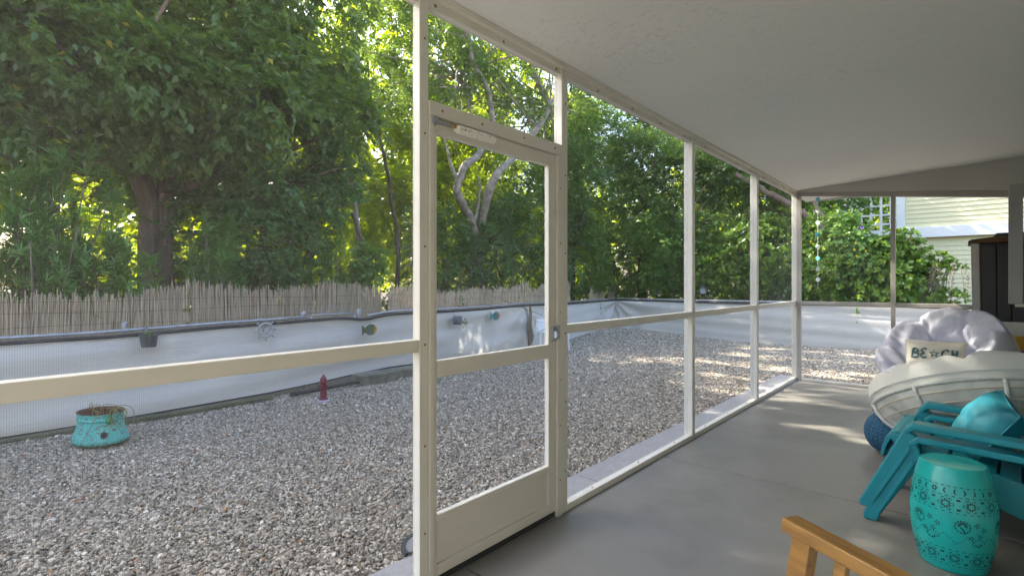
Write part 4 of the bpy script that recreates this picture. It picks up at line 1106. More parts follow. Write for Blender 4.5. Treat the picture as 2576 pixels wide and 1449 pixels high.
# 2. podocarpus bushes behind the reeds: upright shoots with brushes of long narrow leaves
def podocarpus(x, y, label, shoots, h, spr, grp='long leaved podocarpus shrubs behind the reed screen', zmin=.7, k=17, den=1.0, m='leaf_podo'):
    T = thing('podocarpus_shrub', (x, y, -.1), 0, label, 'shrub', grp)
    tips = []; axs = []; mb = MB()
    for i in range(shoots):
        a = rng.uniform(0, 2 * PI); r_ = abs(rng.normal(0, spr)); hh = h * rng.uniform(.5, 1.0) * (1 - .25 * min(1, r_ / (spr * 2)))
        e = np.array([x + math.cos(a) * r_ * 1.0, y + math.sin(a) * r_ * 1.3, hh]); b0 = np.array([x + math.cos(a) * .1, y + math.sin(a) * .1, .0])
        mb.tube([Vector(q) - Vector((x, y, -.1)) for q in (b0, (b0 + e) / 2 + np.array([0, 0, .1]), e)], [.022, .014, .006], 5)
        nn_ = int(hh / .15 * den)
        for j in range(nn_):
            t = rng.uniform(.25, 1); q = b0 + (e - b0) * t
            off = unit(rng.normal(0, 1, 3) * np.array([1, 1, .3]) + np.array([0, 0, .25])); ln = rng.uniform(.05, .34) * (1.15 - t * .7)
            tips.append(q + off * ln); axs.append(unit(off + np.array([0, 0, .75])))
        tips.append(e); axs.append(np.array([0, 0, 1.0]))
        for j in range(5):
            tips.append(e - np.array([0, 0, .07 * j]) + rng.normal(0, .02, 3)); axs.append(unit(np.array([0, 0, 1.0]) + rng.normal(0, .2, 3)))
    P_ = np.array(tips); A_ = np.array(axs); kk = (P_[:, 2] > zmin) & (P_[:, 0] < -7.62) & lets_sun(P_); P_ = P_[kk]; A_ = A_[kk]
    whorls('foliage', T, P_, A_, k, .14, .019, m, open_=.85, stem=.10)
    o = mb.build('stems', M['twig'], T); o['kind'] = 'stuff'
podocarpus(-8.2, -.15, 'leftmost long leaved podocarpus shrub at the edge of the photo', 34, 3.4, .5)
podocarpus(-8.15, .80, 'tall podocarpus shrub with pointed shoots left of the fig trunk', 34, 3.35, .36)
podocarpus(-8.2, 1.55, 'lower bushy podocarpus shrub directly left of the fig trunk', 20, 2.3, .34)
podocarpus(-8.15, 2.75, 'small podocarpus shrub in front of the fig trunk foot', 10, 2.35, .26, den=.75)
podocarpus(-8.5, 4.95, 'light green podocarpus shrub right of the dark evergreen', 11, 2.25, .33, den=.8)

# 3. dark evergreen column
def tree(name, label, blobs, trunk, tr, bark, dens, k, tl, L_, W_, m, thr=-1.1, droop=.3, grp=None, cat='tree', shape='rhomb', vb=0, limbs=True, nf=1.6, front=.72):
    T = thing(name, (trunk[0][0], trunk[0][1], -.1), 0, label, cat, grp)
    if tr: limb(T, trunk, tr, tr * .35, bark, 'trunk', 12)
    p, d = sample_blobs(blobs, dens, thr=thr, nf=nf, front=front)
    twigs('crown', T, p, d, k, tl, L_, W_, m, droop=droop, shape=shape, vb=vb)
    if limbs: branch_set(T, trunk[-1] if tr else trunk[0], blobs, (tr or .04) * .3, bark, 4)
    return T
tree('evergreen_tree', 'dense dark small leaved evergreen right of the fig trunk', [(-8.75, 3.62, 1.9, .75, .9, 1.0, 1.2), (-8.7, 3.55, 1.1, .7, .95, .6, 1.1), (-9.6, 2.9, 2.2, .5, .8, 1.2), (-8.7, 3.75, 3.3, .8, 1.0, .95, 1.2), (-8.6, 4.2, 2.7, .6, .7, .6), (-8.8, 3.3, 4.3, .7, .8, .6), (-8.7, 5.0, 3.4, .65, .5, .6)],
     [(-9.0, 3.7, -.1), (-8.95, 3.7, 1.5), (-8.8, 3.75, 2.8)], .10, M['dark_bark'], 64, 14, .26, .074, .044, 'leaf_dark', droop=.3)
# thin bare trunks between the left trees
tt = [((-9.9, 3.05, -.1), (-9.8, 3.1, 1.6), (-9.7, 3.2, 3.2), .07, 'thin dark trunk just right of the fig trunk'), ((-9.8, 3.5, -.1), (-9.8, 3.45, 1.6), (-9.7, 3.35, 3.4), .05, 'second thin dark trunk right of the fig trunk'),
      ((-9.0, 4.55, -.1), (-9.1, 4.65, 1.5), (-9.3, 5.0, 3.2), .07, 'slanting thin trunk beside the sunny yellow green gap'), ((-9.0, 4.35, -.1), (-9.15, 4.5, 1.2), (-9.4, 4.9, 2.6), .045, 'thinner slanting trunk at the left of the sunny gap'),
      ((-8.3, 5.4, -.1), (-8.3, 5.35, 1.3), (-8.6, 5.2, 2.6), .06, 'thin trunk standing in the gap between the reed screens'), ((-9.6, 7.0, -.1), (-9.6, 6.9, 2.5), (-9.8, 6.5, 5.2), .06, 'slender pale trunk left of the first porch post'),
      ((-10.2, 6.4, -.1), (-10.1, 6.2, 3.0), (-10.3, 5.6, 5.5), .08, 'slender leaning trunk in the middle of the sunny woods')]
for a, b, c, r_, lab in tt:
    T = thing('tree_trunk', a, 0, lab, 'tree trunk'); limb(T, [a, b, c], r_, r_ * .5, M['dark_bark'] if r_ < .065 else M['pale_bark'], 'trunk', 8)

# 4. sunny woods further back
bgspec = [(-13.5, -1.5, 6), (-14.5, 2.0, 6.5), (-13.0, 5.0, 7.2), (-14.0, 8.5, 8), (-12.8, 11.0, 8.2), (-14.5, 14.5, 8.5), (-12.5, 17.5, 8.5), (-18, 0, 5.5), (-18.5, 5, 6.5), (-18.5, 10, 7.5), (-17.5, 16, 9), (-19, 20.5, 10)]
bglab = ['woodland tree at the far left behind the fig', 'woodland tree directly behind the fig trunk', 'sunlit yellow green tree behind the dark evergreen', 'sunlit tree behind the first porch post', 'sunlit tree high above the door', 'woodland tree behind the hedge right of the door', 'woodland tree behind the third porch post',
         'far tree behind the left shrubs', 'far sunny tree in the gap right of the evergreen', 'far sunny tree above the door', 'far tree above the right hedge', 'farthest tree at the right end of the woods']
for (x, y, h), lab in zip(bgspec, bglab):
    far_ = x < -16; low = y < 3
    bl = [(x, y, h * .78, 1.0, 2.2, h * .20), (x + .5, y - 1.2, h * (.55 if low else .5), .8, 1.6, 1.0)] + ([] if low else [(x + .3, y + 1.3, h * .45, .8, 1.5, 1.2)]) + ([] if low else [(x - .2, y, h * .28, .8, 1.7, .9, .6)]) + ([(x, y + .6, h * 1.0, .9, 1.6, .8, .8)] if not far_ else []) + ([(x + 1.2, y + .5, h * 1.13, .8, 2.0, .8, .8)] if (not far_ and 8 < y < 16) else [])
    tree('woodland_tree', lab, bl, [(x, y, -.1), (x + .1, y + .1, h * .3), (x - .1, y - .1, h * .6)], .14, M['dark_bark'], 22 if far_ else 26, 13, .45, .155, .08, 'leaf_bg', thr=-1.0, droop=.35, grp='trees of the sunny woods behind the yard')

tree('added_shade_tree', 'added leafy tree crown behind the fig, shading the white fence', [(-11.6, .2, 5.2, .9, 1.8, 1.5), (-11.6, 2.6, 5.4, .9, 1.6, 1.5), (-11.5, 4.6, 5.6, .9, 1.3, 1.3), (-11.4, -2.2, 4.9, .9, 1.5, 1.5), (-11.2, 2.9, 3.3, .6, 1.4, .8, .9), (-11.2, .2, 3.2, .6, 1.3, .7, .5)], [(-11.4, .1, -.1), (-11.4, .15, 2.0), (-11.4, .3, 4.0)], .16, M['dark_bark'], 44, 13, .34, .10, .05, 'leaf_mid', thr=-.85)  # tree added to keep sun patches off the white fence
# 5. the twisted pale trunk seen through the door, with its small leaved crown
T = thing('twisted_tree', (-9.3, 9.9, -.1), 0, 'tree with a pale zigzag trunk seen through the screen door', 'tree')
FW = lambda pts: [(x * (1 - .09 * min(1, max(0, (z - 2.2) / 1.6))), y * (1 - .09 * min(1, max(0, (z - 2.2) / 1.6))), 1.28 + (z - 1.28) * (1 - .09 * min(1, max(0, (z - 2.2) / 1.6)))) for x, y, z in pts]
limb(T, FW([(-9.5, 9.7, -.1), (-9.5, 9.5, 1.6), (-9.5, 9.22, 2.75), (-9.5, 8.95, 3.15), (-9.5, 8.68, 3.6), (-9.5, 8.9, 4.2), (-9.5, 9.4, 4.6), (-9.5, 9.6, 4.95), (-9.5, 9.95, 5.5), (-9.5, 9.75, 6.4), (-9.6, 9.3, 7.1), (-9.7, 9.15, 8.2)]), .12, .055, M['pale_bark'], 'trunk', 12, .008)
limb(T, FW([(-9.5, 9.22, 2.75), (-9.55, 9.45, 3.3), (-9.6, 9.55, 4.1)]), .06, .02, M['pale_bark'])
limb(T, FW([(-9.5, 8.7, 3.7), (-9.6, 8.5, 4.4), (-9.7, 8.35, 5.2)]), .05, .015, M['pale_bark'])
tb = [(-9.6, 7.6, 7.0, 1.4, 1.6, 1.0), (-9.3, 8.0, 6.2, 1.2, 1.3, .7), (-9.0, 9.7, 7.0, 1.1, 1.3, .7, .9), (-10.4, 9.2, 6.4, 1.0, 1.8, 1.2, .8), (-9.9, 9.6, 8.5, 1.2, 2.2, .9), (-9.8, 6.6, 5.8, 1.2, 1.2, .9), (-9.3, 8.6, 7.9, 1.6, 2.2, .8), (-8.8, 7.5, 5.4, .6, .8, .4, .7), (-9.0, 10.3, 5.9, .8, .8, .4, .8)]
p, d = sample_blobs(tb, 40, thr=-.75); twigs('crown', T, p, d, 14, .28, .070, .034, 'leaf_mid', droop=.3); branch_set(T, (-9.6, 9.4, 7.0), tb, .035, M['pale_bark'], 5)
T = thing('leaning_tree', (-9.7, 9.0, -.1), 0, 'tree with pale limbs leaning right above the screen door', 'tree')
limb(T, FW([(-9.7, 9.2, -.1), (-9.6, 9.4, 2.0), (-9.5, 9.9, 3.9), (-9.5, 10.75, 4.75), (-9.5, 11.9, 5.9), (-9.5, 12.4, 6.7), (-9.6, 12.0, 7.3), (-9.7, 11.6, 8.3)]), .125, .06, M['pale_bark'], 'trunk', 12, .01)
limb(T, FW([(-9.5, 11.9, 5.9), (-9.5, 11.0, 6.3), (-9.4, 10.0, 6.8)]), .05, .02, M['pale_bark'])
limb(T, FW([(-9.5, 12.3, 6.6), (-9.6, 13.2, 7.4), (-9.8, 13.8, 8.4)]), .06, .03, M['pale_bark'])
tb = [(-10.6, 11.6, 6.0, 1.0, 1.8, 1.4, .8), (-9.3, 11.6, 7.3, 1.3, 1.6, .8, .9), (-9.6, 13.4, 6.6, 1.4, 1.4, 1.1), (-9.1, 12.3, 5.3, .9, 1.1, .6), (-9.8, 12.0, 8.6, 1.4, 2.6, .9), (-9.6, 14.6, 8.0, 1.3, 1.6, 1.0), (-9.0, 10.9, 6.3, .5, .6, .3, .7)]
p, d = sample_blobs(tb, 40, thr=-.75); twigs('crown', T, p, d, 14, .28, .070, .034, 'leaf_mid', droop=.3); branch_set(T, (-9.5, 12.3, 6.6), tb, .035, M['pale_bark'], 5)

# 6. dense hedge trees behind the reeds, the door and the right bays
tree('hedge_tree', 'dense green hedge tree behind the reeds seen low through the door', [(-9.6, 8.4, 1.9, .8, 1.2, 1.3), (-9.5, 10.1, 2.3, .9, 1.3, 1.6), (-9.4, 11.6, 2.9, .9, 1.2, 1.9)], [(-9.9, 9.8, -.1), (-9.9, 9.9, 1.5), (-9.8, 10.1, 2.4)], .1, M['dark_bark'], 70, 14, .26, .066, .036, 'leaf_dark', grp='hedge trees behind the fence')
tree('hedge_tree', 'tall dense hedge tree directly right of the door post', [(-9.0, 13.2, 2.0, .9, 1.2, 1.4), (-9.0, 13.3, 4.0, 1.1, 1.3, 1.4), (-9.2, 14.2, 5.7, 1.3, 1.5, 1.1)], [(-9.3, 13.4, -.1), (-9.2, 13.3, 2.0), (-9.1, 13.4, 3.5)], .1, M['dark_bark'], 62, 14, .27, .068, .036, 'leaf_dark', vb=.08, grp='hedge trees behind the fence')
tree('hedge_tree', 'wide leafy hedge tree behind the fence corner', [(-7.9, 14.6, 1.9, 1.0, .9, 1.3), (-7.6, 14.8, 3.6, 1.2, 1.0, 1.3), (-7.9, 15.4, 5.3, 1.4, 1.2, 1.1), (-6.4, 14.6, 4.4, 1.0, .9, 1.0)], [(-7.8, 15.0, -.1), (-7.8, 14.9, 2.0), (-7.7, 15.0, 3.5)], .1, M['dark_bark'], 62, 14, .27, .068, .036, 'leaf_mid', grp='hedge trees behind the fence')
tree('hedge_tree', 'bushy mid green hedge tree left of the third porch post', [(-6.2, 13.9, 1.6, .9, .7, 1.1), (-6.0, 14.3, 3.0, 1.0, .9, 1.1), (-5.2, 15.0, 4.6, 1.2, 1.1, 1.2)], [(-6.0, 14.4, -.1), (-6.0, 14.4, 1.8), (-5.9, 14.5, 3.0)], .09, M['dark_bark'], 66, 14, .26, .066, .036, 'leaf_mid', grp='hedge trees behind the fence')
tree('hedge_tree', 'dark leafy tree above the broad leaved shrub, left of the corner post', [(-4.6, 16.6, 3.9, 1.5, 1.2, 1.3), (-3.6, 17.4, 5.4, 1.6, 1.4, 1.2), (-5.6, 17.6, 6.2, 1.6, 1.4, 1.2), (-3.9, 17.5, 2.4, 1.3, 1.0, 1.0)], [(-4.5, 17.0, -.1), (-4.5, 16.9, 2.0), (-4.4, 17, 3.6)], .12, M['dark_bark'], 38, 14, .34, .085, .045, 'leaf_dark', grp='hedge trees behind the fence')
tree('hedge_tree', 'dark distant tree seen over the green hill of leaves at the end screen', [(-3.8, 20.6, 4.4, 1.9, 1.4, 1.9), (-6.4, 21.5, 5.4, 2.2, 1.6, 2.2), (-2.6, 21.6, 3.0, 1.5, 1.0, 1.8)], [(-4, 21, -.1), (-4, 21, 2.0), (-4, 21, 4)], .14, M['dark_bark'], 24, 13, .42, .11, .06, 'leaf_dark', grp='hedge trees behind the fence')
tree('hedge_tree', 'leafy tree filling the gap behind the hedge corner', [(-10.8, 18.0, 7.2, 1.7, 2.2, 1.6), (-8.6, 19.4, 7.6, 1.7, 1.6, 1.4), (-11.0, 17.8, 4.8, 1.8, 1.8, 2.2), (-8.8, 19.5, 5.4, 2.0, 1.6, 2.4), (-8.6, 18.6, 2.4, 2.0, 1.2, 1.6)], [(-9.5, 18.6, -.1), (-9.5, 18.6, 2.0), (-9.5, 18.6, 4)], .14, M['dark_bark'], 24, 13, .42, .11, .06, 'leaf_mid', grp='hedge trees behind the fence')
# light green drapes
tree('climbing_vine', 'light green climbing vine draped on the hedge beside the reed remnants', [(-8.1, 13.0, 2.1, .30, .42, .55), (-8.05, 13.15, 1.5, .25, .38, .5), (-8.2, 12.9, 2.7, .25, .3, .4)], [(-8.3, 13.2, -.1), (-8.3, 13.1, 1.2), (-8.3, 13.0, 2.2)], .02, M['twig'], 110, 12, .22, .06, .038, 'leaf_light', droop=.5, cat='vine', limbs=False, grp=None)
tree('climbing_vine', 'light green vine cascade in the middle of the hedge left of the third post', [(-6.5, 13.3, 1.5, .35, .28, .5), (-6.9, 13.45, 2.7, .6, .3, .6), (-6.1, 13.35, 2.2, .4, .3, .35)], [(-6.6, 13.6, -.1), (-6.6, 13.6, 1.2), (-6.6, 13.6, 2.2)], .02, M['twig'], 95, 12, .22, .06, .038, 'leaf_light', droop=.5, cat='vine', limbs=False)
tree('leafy_sapling', 'bright light green sapling beside the podocarpus left of the post', [(-8.3, 5.35, 1.6, .28, .32, .35)], [(-8.4, 5.5, -.1), (-8.4, 5.5, 1.0), (-8.4, 5.4, 1.7)], .02, M['twig'], 110, 10, .24, .085, .06, 'leaf_light', droop=.4, cat='sapling', limbs=False)

# 7. broad leaved shrubs at the far end
def clusia(name, label, blobs, dens, base, parts=0, k=9, L_=.085, W_=.05, grp='broad leaved shrubs behind the back fence', keep=None):
    T = thing(name, (base[0], base[1], -.1), 0, label, 'shrub', grp)
    p, d = sample_blobs(blobs, dens, thr=-1.3, front=.9)
    if keep is not None:
        kk = keep(p); p = p[kk]; d = d[kk]
    ax = unit(d + np.array([0, -.15, .55]) + rng.normal(0, .3, d.shape))
    if parts:
        # nearest rosettes become single leaves, sharing a few meshes
        dist = np.linalg.norm(p - CAMP, axis=1); order = np.argsort(dist); near = order[:parts // 6]; rest = order[parts // 6:]
        protos = []
        for q in range(3):
            me_o = leaf_mesh('leaf', np.zeros((1, 3)), np.array([[0, 1.0, 0]]), np.array([[.1 * q, 0, 1.0]]), np.array([.088 + .006 * q]), np.array([.054 + .004 * q]), np.array([.35 + .3 * q]), 'leaf_clusia', None, 'oval')
            protos.append(me_o.data); bpy.data.objects.remove(me_o)
        for j, i in enumerate(near):
            A = Vector(ax[i]); a_ = A.orthogonal().normalized(); b2 = A.cross(a_)
            for q in range(6):
                th = q * 2.4 + j; e = (a_ * math.cos(th) + b2 * math.sin(th)) * .9 + A * (.3 + .12 * q)
                o = bpy.data.objects.new('leaf', protos[(j + q) % 3]); COL.objects.link(o); o.parent = T
                e.normalize(); s_ = e.cross(A).normalized(); nz_ = s_.cross(e)
                mt = Matrix((s_, e, nz_)).transposed().to_4x4(); mt.translation = Vector(p[i]) - Vector(T.location) + A * .012 * q
                o.matrix_local = mt
        p2, ax2 = p[rest], ax[rest]
    else: p2, ax2 = p, ax
    whorls('foliage', T, p2, ax2, k, L_, W_, 'leaf_clusia', open_=.9, shape='oval', stem=.06)
    mb = MB()
    for b in blobs:
        for j in range(7):
            e = Vector(b[:3]) + Vector((random.gauss(0, .4) * b[3], random.gauss(0, .4) * b[4], random.gauss(0, .4) * b[5]))
            r0 = Vector((base[0] + random.gauss(0, .2), base[1], -.1)); mm = r0.lerp(e, .5) + Vector((random.gauss(0, .15), random.gauss(0, .15), .15))
            mb.tube([Vector(q) - Vector(T.location) for q in smooth_path([r0, mm, e], 4)], [.02] * 3 + [.012] * 3 + [.008] * 3, 5)
    o = mb.build('stems', M['twig'], T); o['kind'] = 'stuff'
    return T
clusia('broad_leaf_shrub', 'broad leaved green shrub behind the back fence, left of the corner post', [(-4.6, 13.6, 1.4, 1.0, .65, .75), (-3.7, 13.6, 1.7, .9, .65, .9), (-4.9, 13.9, 2.1, .7, .5, .6), (-3.9, 13.9, 2.5, .8, .5, .5), (-3.0, 13.7, 1.3, .6, .6, .7)], 62, (-4.0, 13.8))
clusia('broad_leaf_shrub', 'large broad leaved shrub filling the end screen, left of its grey post', [(-2.3, 13.3, 1.3, .8, .55, .65), (-1.5, 13.4, 1.5, .8, .55, .75), (-2.45, 13.6, 2.35, .5, .45, .55), (-1.6, 13.6, 1.80, .55, .45, .42), (-1.15, 13.4, 1.3, .45, .45, .65), (-1.2, 13.5, 1.85, .4, .35, .42), (-.95, 13.5, 2.2, .2, .25, .2)], 62, (-1.6, 13.7), parts=300)
clusia('broad_leaf_shrub', 'thinner broad leaved shrub before the yellow siding, right of the grey post', [(-.72, 13.4, 1.15, .32, .35, .4), (-.75, 13.5, 1.75, .25, .3, .3), (-.42, 13.4, 1.74, .28, .2, .09, 1.2), (-.2, 13.4, 1.62, .12, .15, .08, 1.2), (-.35, 13.35, 1.0, .38, .25, .14), (-.5, 13.4, 1.42, .15, .2, .15, .8)], 55, (-.7, 13.6))
# heart leaved vine with a purple flower over the big shrub
T = thing('climbing_vine', (-1.9, 13.2, -.1), 0, 'heart leaved vine with a purple flower and yellow leaves over the shrub', 'vine')
p, d = sample_blobs([(-1.95, 13.25, 2.3, .42, .38, .55), (-1.75, 13.1, 1.8, .3, .3, .45)], 75, thr=-2)
twigs('foliage', T, p, d, 8, .22, .075, .07, 'leaf_light', droop=.8)
yl = MB(); 
for (x, y, z) in ((-1.72, 12.75, 2.12), (-1.74, 12.75, 1.98), (-1.70, 12.74, 1.85), (-1.55, 12.8, 1.95), (-2.55, 12.8, 2.2)):
    yl.add([(x, y, z - .035), (x + .024, y - .01, z + .01), (x, y, z + .022), (x - .024, y - .01, z + .01)], [(0, 1, 2), (0, 2, 3)])
o = yl.build('yellow_leaves', M['leaf_yellow'], T); o.location = (1.9, -13.2, .1)
o = MB().lathe([(.035, .02), (.02, 0), (.004, -.02)], 10, cap=False).build('flower', M['purple'], T); o.location = (.30, -.5, 2.53); o.rotation_euler = (PI / 2, 0, 0)
# hanging dry twigs at the right of the shrub
T = thing('dry_twigs', (-.25, 13.1, 1.62), 0, 'hanging strings of dry brown twigs before the yellow siding', 'twigs')
mb = MB()
for k in range(16):
    x = random.uniform(-.25, .3); z = random.uniform(-.1, .1); pts = [(x, 0, z)]
    for j in range(6): pts.append((pts[-1][0] + random.gauss(0, .02), random.gauss(0, .02), pts[-1][2] - random.uniform(.04, .1)))
    mb.tube(pts, .0035, 4)
    for q in pts[1:]:
        for e in range(2): mb.tube([q, (q[0] + random.gauss(0, .02), q[1], q[2] - random.uniform(.01, .04))], [.006, .002], 4)
mb.build('twig_strands', M['twig'], T)
# thick limbs rising left behind the shrub
T = thing('leaning_tree', (-2.1, 14.6, -.1), 0, 'tree with two thick grey limbs leaning left behind the end screen', 'tree')
limb(T, [(-2.1, 14.6, -.1), (-2.3, 14.5, 1.8), (-2.55, 14.4, 2.5), (-3.1, 14.3, 3.1), (-3.8, 14.2, 3.6), (-4.6, 14.2, 4.2)], .13, .06, M['fig_bark'])
limb(T, [(-2.3, 14.5, 1.9), (-2.5, 14.5, 2.6), (-2.85, 14.6, 3.3), (-3.2, 14.7, 4.2)], .09, .05, M['fig_bark'])
tb = [(-3.2, 15.0, 5.0, 1.4, 1.2, 1.0), (-4.6, 14.8, 4.6, 1.0, 1.0, .8), (-2.4, 15.4, 3.7, .8, .6, .6)]
p, d = sample_blobs(tb, 44, thr=-.9); twigs('crown', T, p, d, 14, .28, .075, .04, 'leaf_dark', droop=.3)

# bare twig tangle behind the reeds
T = thing('bare_shrub', (-8.7, 7.9, -.1), 0, 'tangle of bare brown twigs rising behind the reeds in the door view', 'shrub')
mb = MB()
def spray(p0, d0, r_, depth):
    n = 5; pts = [p0]; d_ = d0
    for i in range(n):
        d_ = (d_ + Vector((random.gauss(0, .16), random.gauss(0, .2), random.gauss(0, .14)))).normalized(); pts.append(pts[-1] + d_ * (.19 if depth else .26))
    mb.tube(pts, [lerp(r_, r_ * .5, i / n) for i in range(n + 1)], 5)
    if depth < 3:
        for k in range(2 if depth else 3):
            spray(pts[random.randint(2, n)], (d_ + Vector((random.gauss(0, .5), random.gauss(0, .9), random.gauss(.1, .4)))).normalized(), r_ * .55, depth + 1)
for k in range(9): spray(Vector((random.gauss(0, .1), random.gauss(0, .5), .3)), Vector((.1, random.gauss(0, .6), 1)).normalized(), .012, 0)
mb.build('twig_mass', M['twig'], T)
# ferns and litter plants low behind the reeds: leafy undergrowth
T2_ = []
p, d = sample_blobs([(-9.6, y, .7, .6, .9, .6, .7) for y in np.arange(-1.5, 14, 1.4)] + [(x, 15.5, .8, .9, .6, .7, .7) for x in np.arange(-9, 0, 1.5)], 40, thr=-.8)
o = twigs('undergrowth', None, p, d, 12, .3, .09, .045, 'leaf_mid'); tag(o, 'low leafy undergrowth on the ground behind the fences', 'undergrowth', kind='stuff')
# far woods that read as one mass
p, d = sample_blobs([(-25 + rng.uniform(-1, 1), y, rng.uniform(3, 4.6), 2.6, 2.8, 3.6, .8) for y in np.arange(6, 34, 4.2)] + [(x, 31, 4, 3, 2.5, 4, .8) for x in np.arange(-22, 6, 4.4)], 7, thr=-.55)
o = twigs('far_woods', None, p, d, 8, .9, .38, .19, 'leaf_bg'); tag(o, 'far sunny woods closing the view behind the trees', 'woods', kind='stuff')
print('LEAVES', LEAFCOUNT)
# ------------------------------------------------------------------ furniture
def pillow_mesh(w, h, t, n=28, pinch=.09, wr=.006, seed=0):
    r_ = random.Random(seed); ph = [r_.uniform(0, 6) for _ in range(6)]
    def fn(sg):
        def f(u, v):
            x = 2 * u - 1; y = 2 * v - 1
            px = x * (1 - pinch * (1 - y * y)) * w / 2; py = y * (1 - pinch * (1 - x * x)) * h / 2
            th = t / 2 * ((1 - x ** 4) * (1 - y ** 4)) ** .5 * (.75 + .25 * (1 - x * x) * (1 - y * y))
            th += wr * math.sin(7 * x + 3 * y + ph[0]) * math.sin(5 * y - 2 * x + ph[1]) * (1 - x * x) * (1 - y * y) + wr * .8 * math.sin(14 * (x + y) + ph[2]) * max(0, abs(x * y) - .15) * (1 - x * x * y * y)
            return (px, py, sg * th)
        return f
    mb = MB(); mb.grid(fn(1), n, n); a = MB(); a.grid(fn(-1), n, n); mb.add(a.v, [f[::-1] for f in a.f])
    edge = []
    for k in range(4 * 20):
        s = k / 20; q = int(s); t_ = (s - q) * 2 - 1
        x, y = [(t_, -1), (1, t_), (-t_, 1), (-1, -t_)][q]
        edge.append((x * (1 - pinch * (1 - y * y)) * w / 2, y * (1 - pinch * (1 - x * x)) * h / 2, 0))
    pipe = MB().tube(edge, .0045, 6, closed=True)
    return mb, pipe

# turquoise drum stool, its cut-outs drawn as dark inlay pieces
ST = (-.045, 3.11, 0)
t = thing('garden_stool', ST, 0, 'turquoise metal drum stool with dark inlay pieces for its cut out flower pattern', 'stool')
def srad(z): return .119 + (.157 - .119) * math.sin(PI * min(1, max(0, (z - .0) / .462))) ** .85
pr = [(.0, .010), (.112, .010), (.114, 0), (.119, 0)] + [(srad(z), z) for z in np.linspace(.012, .448, 36)] + [(.1195, .4595), (.1192, .4605), (.1185, .4618), (.117, .4628), (.114, .463), (.10, .4632), (.0, .4632)]
MB().lathe(pr, 72).build('drum', M['teal_metal'], t, smooth=True)
cut = MB()
def on(a, z, off=.0006):
    r_ = srad(z) + off + .0008; return (r_ * math.cos(a), r_ * math.sin(a), z)
def patch(a0, z0, pts):
    """pts in metres on the unrolled drum"""
    r_ = srad(z0); V = [on(a0 + x / r_, z0 + y, .0007) for x, y in pts]
    c = (sum(p[0] for p in pts) / len(pts), sum(p[1] for p in pts) / len(pts)); V.append(on(a0 + c[0] / r_, z0 + c[1], .0009)); n = len(pts)
    cut.add(V, [(i, (i + 1) % n, n) for i in range(n)])
def ell(cx, cy, L_, W_, ang, n=8):
    return [(cx + math.cos(ang) * L_ * math.cos(k * 2 * PI / n) - math.sin(ang) * W_ * math.sin(k * 2 * PI / n), cy + math.sin(ang) * L_ * math.cos(k * 2 * PI / n) + math.cos(ang) * W_ * math.sin(k * 2 * PI / n)) for k in range(n)]
def crescent(a0, z0, s, ang):
    o_ = [(s * math.cos(q), s * math.sin(q)) for q in np.linspace(-1.2, 1.2, 6)]; i_ = [(s * .62 * math.cos(q) , s * .8 * math.sin(q)) for q in np.linspace(1.0, -1.0, 5)]
    pts = [(x * math.cos(ang) - y * math.sin(ang), x * math.sin(ang) + y * math.cos(ang)) for x, y in [(x - s * .7, y) for x, y in o_ + i_]]
    r_ = srad(z0); V = [on(a0 + x / r_, z0 + y, .0008) for x, y in pts]; n = len(V)
    F = [(i, i + 1, n - 2 - i, n - 1 - i) for i in range(4)]; F = [(0, 1, 9, 10), (1, 2, 8, 9), (2, 3, 7, 8), (3, 4, 6, 7), (4, 5, 6)]
    cut.add(V, F)
for z0 in (.388, .348, .280, .112, .04):
    for k in range(40): crescent(2 * PI * k / 40 + z0, z0, .0075, PI / 2)
for k in range(26):
    if k % 6 in (0,):
        a0 = 2 * PI * k / 26 - 2
        for j in range(6): patch(a0, .368, ell(.008 * math.cos(j * PI / 3),   .008 * math.sin(j * PI / 3), .0052, .0028, j * PI / 3))
    else: crescent(2 * PI * k / 26 - 2, .368, .0130, 0 if (k % 6) > 2 else PI)
for row, (z0, off) in enumerate(((.314, 0), (.076, .2))):
    for k in range(11):
        a0 = 2 * PI * k / 11 + off
        for j in range(6):
            an = j * PI / 3 + .5
            for sg in (-1, 1): patch(a0, z0, ell(.014 * math.cos(an) + sg * .0036 * -math.sin(an), .014 * math.sin(an) + sg * .0036 * math.cos(an), .0066, .0025, an + sg * .12, 6))
            an2 = an + PI / 6; crescent(a0 + .0262 * math.cos(an2) / srad(z0), z0 + .0262 * math.sin(an2), .008, an2)
        for sg in (-1, 1):
            patch(a0 + PI / 11, z0 + sg * .020, ell(0, 0, .0085, .003, .5)); patch(a0 + PI / 11, z0 + sg * .020, ell(0, 0, .0085, .003, -.5 + PI))
for k in range(6):
    a0 = 2 * PI * k / 6 + .75; z0 = .225
    for j in range(14):
        an = j * 2 * PI / 14; patch(a0, z0, ell(.026 * math.cos(an), .026 * math.sin(an), .0046, .0030, an + PI / 2, 6))
    for j in range(7):
        an = j * PI / 6; patch(a0, z0, ell(.013 * math.cos(an), .004 + .013 * math.sin(an), .0065, .003, an, 6))
    for (x, y, L_, an) in ((.004, -.018, .016, -1.1), (-.004, -.006, .009, -.6)): patch(a0, z0, ell(x, y, L_, .0026, an, 6))
    for (x, y) in ((.05, .012), (.078, -.006), (.062, -.034), (.03, -.045)):
        for j in range(5): an = j * 2 * PI / 5 + x * 40; patch(a0, z0, ell(x + .0075 * math.cos(an), y + .0075 * math.sin(an), .0055, .0021, an, 6))
    for j in range(16):
        q = j * .42; r_ = .022 - .0009 * j; patch(a0 + .055 / srad(.16), .158, ell(r_ * 1.2 * math.cos(q), r_ * math.sin(q), .0036, .002, q, 6))
    for j in range(20):
        patch(a0 + 2 * PI * (j - 10) / 120, .165 + .018 * math.sin(j * .63), ell(0, 0, .003, .002, j, 6))
